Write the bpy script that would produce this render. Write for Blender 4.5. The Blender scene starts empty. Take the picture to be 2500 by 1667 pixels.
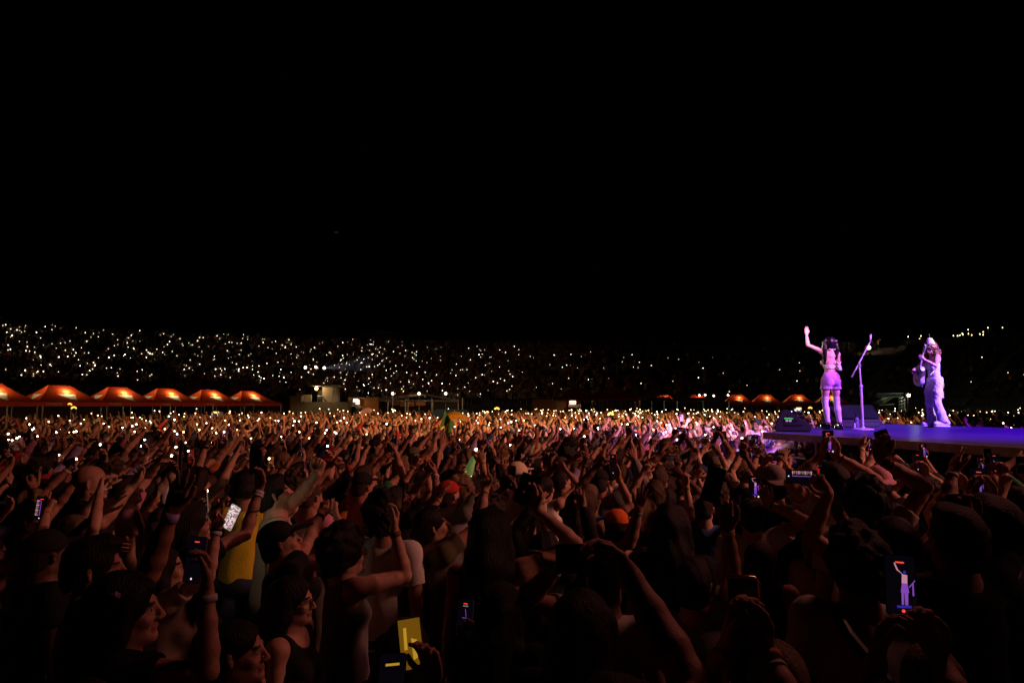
import bpy, bmesh, math, random
import numpy as np
from mathutils import Vector, Matrix

# ---------------------------------------------------------------- camera, world, exposure
S = bpy.context.scene
COL = S.collection
FPX, CX, CY, HOR = 1666.7, 1250.0, 833.5, 988.5
CAMZ = 2.35
PITCH = math.atan((HOR - CY) / FPX)
cam_d = bpy.data.cameras.new("camera"); cam = bpy.data.objects.new("camera", cam_d); COL.objects.link(cam)
cam_d.lens = 24.0; cam_d.sensor_width = 36.0; cam_d.clip_start = 0.05; cam_d.clip_end = 4000
cam.location = (0, 0, CAMZ); cam.rotation_euler = (math.pi / 2 + PITCH, 0, 0)
S.camera = cam
w = bpy.data.worlds.new("World"); S.world = w; w.use_nodes = True
bg = w.node_tree.nodes["Background"]; bg.inputs[0].default_value = (0.35, 0.2, 0.3, 1); bg.inputs[1].default_value = 0.0006
S.view_settings.view_transform = 'Standard'; S.view_settings.look = 'None'; S.view_settings.exposure = 0.0; S.view_settings.gamma = 1.0
S.cycles.use_denoising = True
S.cycles.max_bounces = 5; S.cycles.diffuse_bounces = 2; S.cycles.glossy_bounces = 2; S.cycles.transmission_bounces = 3
S.cycles.transparent_max_bounces = 6; S.cycles.sample_clamp_indirect = 1.0; S.cycles.sample_clamp_direct = 0.0
S.cycles.caustics_reflective = False; S.cycles.caustics_refractive = False

def P(u, v, d):
    """point seen at photo pixel (u, v) [2500 px wide frame] at forward distance d (metres along +Y)"""
    x = (u - CX) / FPX; y = (CY - v) / FPX
    c, s = math.cos(PITCH), math.sin(PITCH)
    dy = c - y * s; dz = s + y * c
    k = d / dy
    return Vector((x * k, d, CAMZ + dz * k))

def lamp(name, kind, loc, target, energy, color, size=0.3, angle=30, blend=0.5, parent=None):
    L = bpy.data.lights.new(name, kind); L.energy = energy; L.color = color
    if kind == 'SPOT':
        L.spot_size = math.radians(angle); L.spot_blend = blend; L.shadow_soft_size = size
    elif kind == 'POINT':
        L.shadow_soft_size = size
    o = bpy.data.objects.new(name, L); COL.objects.link(o); o.location = loc
    if target is not None:
        o.rotation_euler = (Vector(target) - Vector(loc)).to_track_quat('-Z', 'Y').to_euler()
    if parent: o.parent = parent
    return o

# stage rig and added fill spots: the lamps that light the singers, the deck and the crowd (all hang out of frame)
SING = (5.6, 13.0, 3.0)
lamp("warm_wash_lamp", 'SPOT', (17, 6, 9.5), (-5, 27, 0.5), 34000, (1.0, 0.44, 0.19), 1.0, 58, 1.0).scale = (1, 0.4, 1)
lamp("pink_wash_lamp", 'SPOT', (14, 4, 8.0), (0.5, 10.5, 1.0), 5400, (1.0, 0.33, 0.24), 0.8, 66, 1.0).scale = (1, 0.45, 1)
lamp("front_rows_fill", 'SPOT', (8.0, 8.5, 10.5), (0.8, 3.4, 1.4), 720, (1.0, 0.27, 0.24), 0.8, 50, 1.0)  # added soft fill that brightens the near crowd
lamp("far_wash_lamp", 'SPOT', (19, -2, 13), (-8, 88, 6), 3800, (1.0, 0.5, 0.25), 1.0, 42, 1.0)
lamp("golden_glow_fill", 'SPOT', (20, 4, 11), (3, 38, 0.0), 36000, (1.0, 0.54, 0.2), 1.0, 56, 0.6).scale = (1, 0.32, 1)  # added spot, stands in for the glow of the phone torches
lamp("violet_key_lamp", 'SPOT', (9.5, 3.5, 8.5), SING, 3300, (0.6, 0.22, 1.0), 0.25, 24, 0.6)
lamp("pink_key_lamp", 'SPOT', (4.0, 2.5, 8.0), (5.3, 13.0, 3.7), 4200, (1.0, 0.38, 0.6), 0.25, 11, 0.7)
lamp("blue_deck_lamp", 'SPOT', (13, 6, 9.0), (9.8, 11.5, 1.89), 17000, (0.2, 0.02, 1.0), 0.3, 62, 0.7)
lamp("lilac_key_lamp", 'SPOT', (12.5, 8.0, 8.0), (8.6, 14.0, 3.2), 6200, (0.64, 0.45, 1.0), 0.25, 20, 0.7)
lamp("follow_spot_lamp", 'SPOT', (-12, 70, 13), (4.9, 12.8, 2.9), 60000, (1.0, 0.86, 0.62), 0.4, 3.2, 0.35)
lamp("pool_fill", 'SPOT', (2.5, 1.0, 10.0), (4.6, 16.4, 1.9), 60000, (1.0, 0.58, 0.95), 0.4, 14, 1.0)  # added spot for the lit pool, in place of key light spill

# ---------------------------------------------------------------- materials
MATS = {}
def mat(name, color=(0.5, 0.5, 0.5), rough=0.6, metal=0.0, emis=None, estr=0.0, noise=0.0, nscale=8.0, bump=0.0, bscale=60.0,
        objcol=False, trans=0.0, stretch=None, coat=0.0, spec=0.5):
    if name in MATS: return MATS[name]
    m = bpy.data.materials.new(name); m.use_nodes = True; MATS[name] = m
    nt = m.node_tree; N = nt.nodes; L = nt.links
    b = N["Principled BSDF"]
    b.inputs["Roughness"].default_value = rough; b.inputs["Metallic"].default_value = metal
    b.inputs["Specular IOR Level"].default_value = spec
    b.inputs["Coat Weight"].default_value = coat
    col = None
    if objcol:
        oi = N.new("ShaderNodeObjectInfo"); col = oi.outputs["Color"]
    else:
        b.inputs["Base Color"].default_value = (*color, 1)
    tc = N.new("ShaderNodeTexCoord"); vec = tc.outputs["Object"]
    if stretch:
        mp = N.new("ShaderNodeMapping"); mp.inputs["Scale"].default_value = stretch; L.new(vec, mp.inputs[0]); vec = mp.outputs[0]
    if noise > 0:
        n = N.new("ShaderNodeTexNoise"); n.inputs["Scale"].default_value = nscale; n.inputs["Detail"].default_value = 6; L.new(vec, n.inputs["Vector"])
        r = N.new("ShaderNodeMapRange"); r.inputs[1].default_value = 0.3; r.inputs[2].default_value = 0.7
        r.inputs[3].default_value = 1 - noise; r.inputs[4].default_value = 1 + noise; L.new(n.outputs[0], r.inputs[0])
        mx = N.new("ShaderNodeVectorMath"); mx.operation = 'SCALE'
        if col is not None: L.new(col, mx.inputs[0])
        else: mx.inputs[0].default_value = color
        L.new(r.outputs[0], mx.inputs["Scale"]); col = mx.outputs[0]
    if col is not None: L.new(col, b.inputs["Base Color"])
    if bump > 0:
        n = N.new("ShaderNodeTexNoise"); n.inputs["Scale"].default_value = bscale; n.inputs["Detail"].default_value = 4; L.new(vec, n.inputs["Vector"])
        bp = N.new("ShaderNodeBump"); bp.inputs["Strength"].default_value = bump; bp.inputs["Distance"].default_value = 0.01
        L.new(n.outputs[0], bp.inputs["Height"]); L.new(bp.outputs[0], b.inputs["Normal"])
    if emis:
        b.inputs["Emission Color"].default_value = (*emis, 1); b.inputs["Emission Strength"].default_value = estr
        m.cycles.emission_sampling = 'NONE'
    if trans > 0:
        t = N.new("ShaderNodeBsdfTranslucent"); ms = N.new("ShaderNodeMixShader"); ms.inputs[0].default_value = trans
        t.inputs[0].default_value = (*color, 1)
        if col is not None: L.new(col, t.inputs[0])
        out = N["Material Output"]; L.new(b.outputs[0], ms.inputs[1]); L.new(t.outputs[0], ms.inputs[2]); L.new(ms.outputs[0], out.inputs[0])
    return m

SKIN = mat("skin", objcol=True, rough=0.58, noise=0.2, nscale=22, bump=0.3, bscale=160, spec=0.35)
CLOTH = mat("cloth", objcol=True, rough=0.9, noise=0.1, nscale=6, bump=0.25, bscale=45, spec=0.2)
HAIR = mat("hair", objcol=True, rough=0.6, noise=0.5, nscale=70, bump=1.0, bscale=130, stretch=(1, 1, 0.1), spec=0.2)
PLASTIC = mat("phone_shell", objcol=True, rough=0.3)
GLASSDARK = mat("phone_glass", (0.008, 0.008, 0.011), rough=0.08)
FLASH = mat("phone_flash", (1, 1, 1), emis=(1.0, 0.85, 0.6), estr=30)
FLASHC = mat("phone_flash_cool", (1, 1, 1), emis=(1.0, 0.93, 0.85), estr=60)
METAL = mat("metal", (0.35, 0.35, 0.37), rough=0.35, metal=1.0, noise=0.1)
BLACKP = mat("black_plastic", (0.012, 0.012, 0.014), rough=0.4)

# ---------------------------------------------------------------- object helpers
def tag(o, label=None, cat=None, group=None, kind=None):
    if label: o["label"] = label
    if cat: o["category"] = cat
    if group: o["group"] = group
    if kind: o["kind"] = kind
    return o

def mesh_obj(name, verts, faces, m, parent=None, smooth=True, color=None, fmats=None, loc=None):
    me = bpy.data.meshes.new(name)
    verts = np.asarray(verts, np.float32)
    if isinstance(faces, np.ndarray) and faces.ndim == 2:
        k = faces.shape[1]; nf = len(faces)
        me.vertices.add(len(verts)); me.vertices.foreach_set("co", verts.ravel())
        me.loops.add(nf * k); me.loops.foreach_set("vertex_index", faces.astype(np.int32).ravel())
        me.polygons.add(nf); me.polygons.foreach_set("loop_start", np.arange(0, nf * k, k, dtype=np.int32))
        me.update(calc_edges=True)
    else:
        me.from_pydata([tuple(map(float, v)) for v in verts], [], [tuple(f) for f in faces]); me.update()
    for mm in (m if isinstance(m, (list, tuple)) else [m]): me.materials.append(mm)
    if fmats is not None: me.polygons.foreach_set("material_index", np.asarray(fmats, np.int32))
    if smooth: me.polygons.foreach_set("use_smooth", np.ones(len(me.polygons), bool))
    o = bpy.data.objects.new(name, me); COL.objects.link(o)
    if parent: o.parent = parent
    if color: o.color = (*color, 1)
    if loc is not None: o.location = loc
    return o

def empty(name, loc=(0, 0, 0), rz=0.0):
    o = bpy.data.objects.new(name, None); COL.objects.link(o); o.location = loc; o.rotation_euler = (0, 0, rz); o.empty_display_size = 0.2
    return o

class MB:
    """collects boxes, bars, tubes, lathes into one mesh"""
    def __init__(s): s.v = []; s.f = []
    def add(s, vs, fs):
        b = len(s.v); s.v += [tuple(x) for x in vs]; s.f += [tuple(b + i for i in f) for f in fs]; return s
    def box(s, c, d, rot=None):
        x, y, z = d[0] / 2, d[1] / 2, d[2] / 2
        vs = [Vector((a * x, b * y, e * z)) for a in (-1, 1) for b in (-1, 1) for e in (-1, 1)]
        if rot is not None: vs = [rot @ q for q in vs]
        c = Vector(c)
        return s.add([q + c for q in vs], [(0, 1, 3, 2), (4, 6, 7, 5), (0, 4, 5, 1), (2, 3, 7, 6), (0, 2, 6, 4), (1, 5, 7, 3)])
    def tube(s, pts, r, n=8, caps=True):
        pts = [Vector(p) for p in pts]; rs = r if isinstance(r, (list, tuple)) else [r] * len(pts)
        ref = Vector((0, 0, 1)); b0 = len(s.v); prev = None
        for i, p in enumerate(pts):
            t = (pts[min(i + 1, len(pts) - 1)] - pts[max(i - 1, 0)]).normalized()
            if prev is None:
                u = t.cross(ref); u = t.cross(Vector((1, 0, 0))) if u.length < 1e-3 else u
            else:
                u = prev - t * prev.dot(t)
            u.normalize(); prev = u; w_ = t.cross(u)
            for k in range(n):
                a = 2 * math.pi * k / n; s.v.append(tuple(p + (u * math.cos(a) + w_ * math.sin(a)) * rs[i]))
        for i in range(len(pts) - 1):
            for k in range(n):
                a, b = b0 + i * n + k, b0 + i * n + (k + 1) % n
                s.f.append((a, b, b + n, a + n))
        if caps:
            s.f.append(tuple(b0 + k for k in range(n))[::-1]); e = b0 + (len(pts) - 1) * n; s.f.append(tuple(e + k for k in range(n)))
        return s
    def lathe(s, prof, c=(0, 0, 0), n=24, M=None):
        b0 = len(s.v); c = Vector(c)
        for (r, z) in prof:
            for k in range(n):
                a = 2 * math.pi * k / n; q = Vector((r * math.cos(a), r * math.sin(a), z))
                if M is not None: q = M @ q
                s.v.append(tuple(q + c))
        for i in range(len(prof) - 1):
            for k in range(n):
                a, b = b0 + i * n + k, b0 + i * n + (k + 1) % n
                s.f.append((a, b, b + n, a + n))
        s.f.append(tuple(b0 + k for k in range(n))[::-1]); e = b0 + (len(prof) - 1) * n; s.f.append(tuple(e + k for k in range(n)))
        return s
    def prism(s, poly, h0, h1, M=None):
        n = len(poly); vs = [Vector((x, y, h0)) for x, y in poly] + [Vector((x, y, h1)) for x, y in poly]
        if M is not None: vs = [M @ q for q in vs]
        return s.add(vs, [tuple(range(n))[::-1], tuple(range(n, 2 * n))] + [(i, (i + 1) % n, n + (i + 1) % n, n + i) for i in range(n)])
    def build(s, name, m, parent=None, smooth=False, bevel=0.0, color=None, loc=None):
        o = mesh_obj(name, s.v, s.f, m, parent, smooth, color, loc=loc)
        bm = bmesh.new(); bm.from_mesh(o.data); bmesh.ops.recalc_face_normals(bm, faces=bm.faces)
        if bevel > 0:
            bmesh.ops.bevel(bm, geom=[e for e in bm.edges if e.calc_face_angle(0) > 0.5], offset=bevel, segments=2, affect='EDGES', clamp_overlap=True)
        bm.to_mesh(o.data); bm.free()
        return o

def text_obj(name, body, size, M, m, parent=None, ext=0.002):
    cu = bpy.data.curves.new(name, 'FONT'); cu.body = body; cu.size = size; cu.extrude = ext; cu.align_x = 'CENTER'; cu.align_y = 'CENTER'
    t = bpy.data.objects.new(name, cu); COL.objects.link(t)
    me = bpy.data.meshes.new_from_object(t); bpy.data.objects.remove(t); me.materials.clear(); me.materials.append(m)
    o = bpy.data.objects.new(name, me); COL.objects.link(o)
    if parent: o.parent = parent
    o.matrix_local = M
    return o
# ---------------------------------------------------------------- implicit body builder (one continuous surface per body)
class Field:
    def __init__(s, lo, hi, h):
        s.lo = np.array(lo, np.float32); s.h = h
        s.n = np.ceil((np.array(hi) - s.lo) / h).astype(int) + 1
        s.F = np.full(tuple(s.n), 0.12, np.float32)
    def region(s, lo, hi):
        a = np.clip(np.floor((np.asarray(lo) - s.lo) / s.h).astype(int), 0, s.n); b = np.clip(np.ceil((np.asarray(hi) - s.lo) / s.h).astype(int) + 1, 0, s.n)
        if np.any(b <= a): return None
        sl = tuple(slice(i, j) for i, j in zip(a, b))
        ax = [s.lo[k] + s.h * np.arange(a[k], b[k], dtype=np.float32) for k in range(3)]
        return sl, ax[0][:, None, None], ax[1][None, :, None], ax[2][None, None, :]
    def put(s, sl, d, k, sub):
        f = s.F[sl]
        if sub:
            d = -d
            hh = np.maximum(k - np.abs(f - d), 0) / max(k, 1e-6)
            s.F[sl] = np.maximum(f, d) + hh * hh * k * 0.25
        else:
            hh = np.maximum(k - np.abs(f - d), 0) / max(k, 1e-6)
            s.F[sl] = np.minimum(f, d) - hh * hh * k * 0.25
    def cone(s, a, b, ra, rb, k=0.015, sub=False):
        a = np.asarray(a, np.float32); b = np.asarray(b, np.float32); m = max(ra, rb) + k + 2.5 * s.h
        r = s.region(np.minimum(a, b) - m, np.maximum(a, b) + m)
        if r is None: return
        sl, X, Y, Z = r; d = b - a; L2 = max(float(d @ d), 1e-9)
        t = np.clip(((X - a[0]) * d[0] + (Y - a[1]) * d[1] + (Z - a[2]) * d[2]) / L2, 0, 1)
        D = np.sqrt((X - a[0] - t * d[0]) ** 2 + (Y - a[1] - t * d[1]) ** 2 + (Z - a[2] - t * d[2]) ** 2) - (ra + t * (rb - ra))
        s.put(sl, D, k, sub)
    def chain(s, pts, rs, k=0.015):
        for i in range(len(pts) - 1): s.cone(pts[i], pts[i + 1], rs[i], rs[i + 1], k)
    def ell(s, c, r, R=None, k=0.02, sub=False):
        c = np.asarray(c, np.float32); r = np.asarray(r, np.float32); m = (float(r.max()) if R is not None else r) + k + 2.5 * s.h
        g = s.region(c - m, c + m)
        if g is None: return
        sl, X, Y, Z = g; X = X - c[0]; Y = Y - c[1]; Z = Z - c[2]
        if R is not None:
            R = np.asarray(R, np.float32)  # columns = axes
            x = X * R[0, 0] + Y * R[1, 0] + Z * R[2, 0]; y = X * R[0, 1] + Y * R[1, 1] + Z * R[2, 1]; z = X * R[0, 2] + Y * R[1, 2] + Z * R[2, 2]
        else: x, y, z = X, Y, Z
        k0 = np.sqrt((x / r[0]) ** 2 + (y / r[1]) ** 2 + (z / r[2]) ** 2); k1 = np.sqrt((x / r[0] ** 2) ** 2 + (y / r[1] ** 2) ** 2 + (z / r[2] ** 2) ** 2)
        s.put(sl, k0 * (k0 - 1) / np.maximum(k1, 1e-6), k, sub)
    def cut(s, p, n, k=0.004):
        """keep the side where (x-p).n < 0"""
        X, Y, Z = [s.lo[i] + s.h * np.arange(s.n[i], dtype=np.float32) for i in range(3)]
        D = (X[:, None, None] - p[0]) * n[0] + (Y[None, :, None] - p[1]) * n[1] + (Z[None, None, :] - p[2]) * n[2]
        s.F = np.maximum(s.F, D.astype(np.float32))
    def wobble(s, amp, fr, seed=0, zs=1.0):
        X, Y, Z = [s.lo[i] + s.h * np.arange(s.n[i], dtype=np.float32) for i in range(3)]
        X = X[:, None, None]; Y = Y[None, :, None]; Z = Z[None, None, :] * zs; rr = random.Random(seed)
        out = 0
        for _ in range(4):
            a = [rr.uniform(-1, 1) * fr for _ in range(3)]; q = rr.uniform(0, 6)
            out = out + np.sin(X * a[0] + Y * a[1] + Z * a[2] + q + 1.5 * np.sin(X * a[1] * .6 + Z * a[0] * .7))
        s.F = s.F + (amp * 0.5 * out).astype(np.float32)
    def nets(s):
        F = s.F; ins = F < 0
        c = np.zeros(tuple(s.n - 1), np.int8)
        for i in (0, 1):
            for j in (0, 1):
                for k in (0, 1): c += ins[i:s.n[0] - 1 + i, j:s.n[1] - 1 + j, k:s.n[2] - 1 + k]
        act = (c > 0) & (c < 8); ids = np.argwhere(act)
        idx = np.full(act.shape, -1, np.int32); idx[act] = np.arange(len(ids))
        V = {}
        for i in (0, 1):
            for j in (0, 1):
                for k in (0, 1): V[(i, j, k)] = F[ids[:, 0] + i, ids[:, 1] + j, ids[:, 2] + k]
        acc = np.zeros((len(ids), 3), np.float32); cnt = np.zeros(len(ids), np.float32)
        for ax in range(3):
            for u in (0, 1):
                for v in (0, 1):
                    a = [0, 0, 0]; o = [q for q in range(3) if q != ax]; a[o[0]] = u; a[o[1]] = v; b = list(a); b[ax] = 1
                    fa, fb = V[tuple(a)], V[tuple(b)]; cr = (fa < 0) != (fb < 0)
                    t = np.where(cr, fa / np.where(cr, fa - fb, 1), 0)
                    p = np.zeros((len(ids), 3), np.float32); p[:, ax] = t; p[:, o[0]] = u; p[:, o[1]] = v
                    acc += p * cr[:, None]; cnt += cr
        verts = s.lo + s.h * (ids + acc / np.maximum(cnt, 1)[:, None])
        quads = []
        for ax in range(3):
            o = [(ax + 1) % 3, (ax + 2) % 3]
            sa = [slice(None)] * 3; sb = [slice(None)] * 3; sa[ax] = slice(0, -1); sb[ax] = slice(1, None)
            A = ins[tuple(sa)]; B = ins[tuple(sb)]
            e = np.argwhere(A != B); ok = (e[:, o[0]] > 0) & (e[:, o[1]] > 0) & (e[:, o[0]] < s.n[o[0]] - 1) & (e[:, o[1]] < s.n[o[1]] - 1)
            e = e[ok]; sg = A[e[:, 0], e[:, 1], e[:, 2]]
            def cell(du, dv):
                q = e.copy(); q[:, o[0]] -= du; q[:, o[1]] -= dv; return idx[q[:, 0], q[:, 1], q[:, 2]]
            Q = np.stack([cell(1, 1), cell(0, 1), cell(0, 0), cell(1, 0)], 1)
            Q[~sg] = Q[~sg][:, ::-1]; quads.append(Q)
        Q = np.concatenate(quads) if quads else np.zeros((0, 4), np.int32)
        return verts, Q[(Q >= 0).all(1)]

def v3(*a): return np.array(a, np.float32)
def unit(v): return v / max(float(np.linalg.norm(v)), 1e-6)
def rotm(yaw=0, pitch=0, roll=0):
    return np.array(Matrix.Rotation(yaw, 3, 'Z') @ Matrix.Rotation(pitch, 3, 'X') @ Matrix.Rotation(roll, 3, 'Y'), np.float32)

FING = {  # curl of index, middle, ring, little; thumb curl; spread
    'open': ([0.08, 0.05, 0.1, 0.15], 0.1, 1.0), 'relax': ([0.3, 0.38, 0.45, 0.5], 0.35, 0.5), 'grip': ([0.4, 0.42, 0.45, 0.5], 0.3, 0.45),
    'fist': ([0.95, 1.0, 1.0, 1.0], 0.9, 0.1), 'point': ([0.05, 0.85, 0.95, 1.0], 0.8, 0.2), 'peace': ([0.05, 0.05, 0.95, 1.0], 0.9, 1.6),
    'wave': ([0.05, 0.02, 0.05, 0.12], 0.05, 0.7), 'spread': ([0.15, 0.1, 0.15, 0.2], 0.0, 1.7), 'pinch': ([0.55, 0.75, 0.85, 0.9], 0.5, 0.3)}

def hand_frame(side, wr, d, n):
    y = unit(d); z = unit(n - y * float(n @ y)); x = np.cross(y, z) * (1 if side > 0 else -1)
    return np.stack([x, y, z], 1)

def add_hand(F, side, wr, H, pose, s=1.0):
    cu, th, sp = FING[pose]
    def q(x, y, z): return wr + H @ (v3(x, y, z) * s)
    F.ell(q(0, 0.045, 0), v3(0.036, 0.05, 0.015) * s, H, 0.012)
    for i, (bx, by, tot, r) in enumerate(((0.028, 0.088, 0.072, 0.0088), (0.0095, 0.093, 0.08, 0.009), (-0.009, 0.089, 0.075, 0.0086), (-0.0265, 0.08, 0.058, 0.0078))):
        F.cone(q(bx * 0.55, 0.015, 0), q(bx, by, 0), 0.014 * s, 0.0115 * s, 0.008)
        sx = bx * 1.6 * sp / 0.09 * 0.09; d = v3(bx * 4.5 * sp * 0.16 / 0.1, 1, 0); d = unit(d)
        p = v3(bx, by, 0); a = 0; c = cu[i]; rr = r
        for seg, fr in enumerate((0.45, 0.3, 0.25)):
            a += c * (1.35, 1.6, 1.0)[seg]
            dd = v3(d[0] * math.cos(a), d[1] * math.cos(a), math.sin(a))
            p2 = p + dd * tot * fr; r2 = rr * 0.93
            F.cone(q(*p), q(*p2), rr * s, r2 * s, 0.003); p = p2; rr = r2
    t0 = v3(0.018, 0.02, 0.006); t1 = v3(0.046, 0.052 - th * 0.004, 0.010 + 0.014 * th); 
    t2 = t1 + unit(v3(0.45 - 0.6 * th, 0.9, 0.2 + 0.7 * th)) * 0.034; t3 = t2 + unit(v3(0.15 - 0.8 * th, 0.95, 0.2 + 0.9 * th)) * 0.028
    F.cone(q(*t0), q(*t1), 0.016 * s, 0.0125 * s, 0.01); F.cone(q(*t1), q(*t2), 0.0115 * s, 0.0105 * s, 0.003); F.cone(q(*t2), q(*t3), 0.0105 * s, 0.0085 * s, 0.003)

def ik(Sh, W, l1, l2, hint):
    d = W - Sh; L = float(np.linalg.norm(d)); L = max(L, 1e-4); u = d / L
    if L > (l1 + l2) * 0.995: W = Sh + u * (l1 + l2) * 0.995; L = (l1 + l2) * 0.995
    a = (l1 * l1 - l2 * l2 + L * L) / (2 * L); h = math.sqrt(max(l1 * l1 - a * a, 0)); p = hint - u * float(hint @ u); p = unit(p)
    return Sh + u * a + p * h, W

class Body:
    """skeleton in metres for a person about 1.72 m tall, facing +Y, right hand at +X"""
    def __init__(s, yaw=0.0, pitch=0.0, roll=0.0, R=None, L=None, fem=False, girth=1.0, lean=0.0, legs=None, feet=None):
        s.fem = fem; s.g = girth; s.lean = lean
        s.HR = rotm(yaw, pitch, roll); s.neck = v3(0, -0.012 + lean, 1.47)
        s.hc = s.neck + v3(0, 0, 0) + rotm(yaw * .6, pitch * .6, roll * .6) @ v3(0, 0.02, 0.125)
        s.arm = {}
        for side, A in ((1, R), (-1, L)):
            A = A or {}
            W = v3(*A.get('w', (side * 0.22, 0.06, 0.85)))
            up = min(max((W[2] - 1.25) / 0.6, 0), 1)
            Sh = v3(side * (0.178 - 0.03 * up) * (0.93 if fem else 1.0), lean * .9 + 0.02 * up, 1.405 + 0.055 * up)
            E, W = ik(Sh, W, 0.285, 0.255, v3(*A.get('e', (side * 0.6, -0.3, -0.6))))
            fd = v3(*A['d']) if 'd' in A else unit(W - E)
            n = v3(*A.get('n', (0, -1, 0.1))); 
            if 'nd' in A: pass
            s.arm[side] = dict(S=Sh, E=E, W=W, H=hand_frame(side, W, fd, n), pose=A.get('pose', 'relax'))
        hx = 0.095
        s.leg = {}
        for side in (1, -1):
            K, An = (legs or {}).get(side, ((side * 0.11, 0.03, 0.49), (side * 0.12, -0.02, 0.085)))
            s.leg[side] = (v3(side * hx, 0, 0.9), v3(*K), v3(*An))

    def torso(s, F, inf=0.0, k=0.05):
        f = s.fem; g = s.g; ln = s.lean
        hw = (0.168 if f else 0.155) * g; ww = (0.118 if f else 0.14) * g; cw = (0.135 if f else 0.158) * g
        F.ell((0, -0.01, 0.93), (hw + inf, 0.108 * g + inf, 0.12 + inf), None, k)
        F.ell((0, ln * .3 - .003, 1.08), (ww + inf, 0.09 * g + inf, 0.15 + inf), None, k)
        F.ell((0, ln * .7, 1.27), (cw + inf, 0.108 * g + inf, 0.17 + inf), None, k)
        if f:
            for q in (-1, 1): F.ell((q * 0.068, 0.088 + ln * .7, 1.255), v3(0.055, 0.05, 0.055) + inf, None, 0.03)
        else:
            for q in (-1, 1): F.ell((q * 0.075, 0.055 + ln * .7, 1.31), v3(0.08, 0.055, 0.06) + inf, None, 0.04)
        for q in (-1, 1):
            A = s.arm[q]; F.cone((0, ln - .01, 1.37), A['S'], 0.075 + inf, 0.052 + inf, 0.04)
    def limbs_arm(s, F, q, inf=0.0, t0=0.0, t1=2.0, flare=0.0):
        A = s.arm[q]; g = s.g * (0.86 if s.fem else 1.0)
        prof = [(0, 0.054), (0.35, 0.049), (0.8, 0.040), (1.0, 0.037), (1.25, 0.041), (1.6, 0.034), (1.93, 0.0245), (2.0, 0.0245)]
        def at(t): return A['S'] + (A['E'] - A['S']) * t if t <= 1 else A['E'] + (A['W'] - A['E']) * (t - 1)
        def rad(t): return float(np.interp(t, [p[0] for p in prof], [p[1] for p in prof])) * g + inf + flare * t
        ts = sorted({t0, t1} | {p[0] for p in prof if t0 < p[0] < t1})
        for a, b in zip(ts[:-1], ts[1:]): F.cone(at(a), at(b), rad(a), rad(b), 0.012 if a > 0.3 else 0.035)
    def head(s, F):
        H, c = s.HR, s.hc
        def q(x, y, z): return c + H @ v3(x, y, z)
        j = 0.93 if s.fem else 1.0
        F.chain([s.neck + v3(0, -0.005, -0.1), s.neck, q(0, -0.022, -0.055)], [0.075 * j, 0.056 * j, 0.055 * j], 0.04)
        F.ell(q(0, -0.018, 0.032), v3(0.074, 0.094, 0.083), H, 0.02)
        F.ell(q(0, 0.022, -0.03), v3(0.06, 0.064, 0.083), H, 0.03)
        F.cone(q(0.05 * j, -0.012, -0.062), q(0.012, 0.066, -0.094), 0.017, 0.016, 0.03); F.cone(q(-0.05 * j, -0.012, -0.062), q(-0.012, 0.066, -0.094), 0.017, 0.016, 0.03)
        F.ell(q(0, 0.074, -0.092), v3(0.019, 0.015, 0.014) * j, H, 0.015)
        F.cone(q(-0.034, 0.076, 0.019), q(0.034, 0.076, 0.019), 0.0095, 0.0095, 0.015)
        for e in (-1, 1):
            F.ell(q(e * 0.033, 0.094, 0.0), v3(0.016, 0.013, 0.009), H, 0.012, sub=True)
            F.ell(q(e * 0.032, 0.069, -0.001), v3(0.012, 0.0125, 0.011), H, 0.003)
            F.ell(q(e * 0.04, 0.06, -0.03), v3(0.02, 0.02, 0.018), H, 0.02)
            F.cone(q(e * 0.078, -0.012, 0.012), q(e * 0.076, -0.008, -0.026), 0.013, 0.008, 0.004); F.ell(q(e * 0.085, -0.003, 0.0), v3(0.006, 0.008, 0.012), H, 0.003, sub=True)
            F.ell(q(e * 0.0115, 0.096, -0.034), v3(0.009, 0.011, 0.0075), H, 0.006)
        F.cone(q(0, 0.084, 0.014), q(0, 0.109, -0.028), 0.0075, 0.0095, 0.012)
        F.cone(q(-0.019, 0.082, -0.057), q(0.019, 0.082, -0.057), 0.0065, 0.0065, 0.006); F.cone(q(0, 0.085, -0.056), q(0, 0.086, -0.057), 0.009, 0.009, 0.006)
        F.cone(q(-0.016, 0.082, -0.069), q(0.016, 0.082, -0.069), 0.0075, 0.0075, 0.004)
    def bounds(s):
        pts = [s.hc]
        for q in (1, -1): pts += [s.arm[q]['E'], s.arm[q]['W'], s.arm[q]['W'] + s.arm[q]['H'][:, 1] * 0.13, s.leg[q][1], s.leg[q][2]]
        pts = np.array(pts); lo = pts.min(0); hi = pts.max(0)
        lo = np.minimum(lo - 0.1, [-0.27, -0.2, 0]); hi = np.maximum(hi + 0.1, [0.27, 0.2, 0]); hi[2] = max(hi[2], s.hc[2] + 0.16)
        return lo, hi
    def body(s, h=0.007, zmin=0.8, feet=False):
        lo, hi = s.bounds(); lo = lo.copy(); lo[2] = zmin
        F = Field(lo, hi, h); s.torso(F)
        for q in (1, -1):
            s.limbs_arm(F, q); A = s.arm[q]; add_hand(F, q, A['W'] + A['H'][:, 1] * -0.008, A['H'], A['pose'], 1.0 if not s.fem else 0.93)
        if zmin < 0.5:
            for q in (1, -1):
                a, k, e = s.leg[q]; f = 0.95 if s.fem else 1
                s.legs_into(F, q)
        s.head(F)
        return F.nets()
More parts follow.
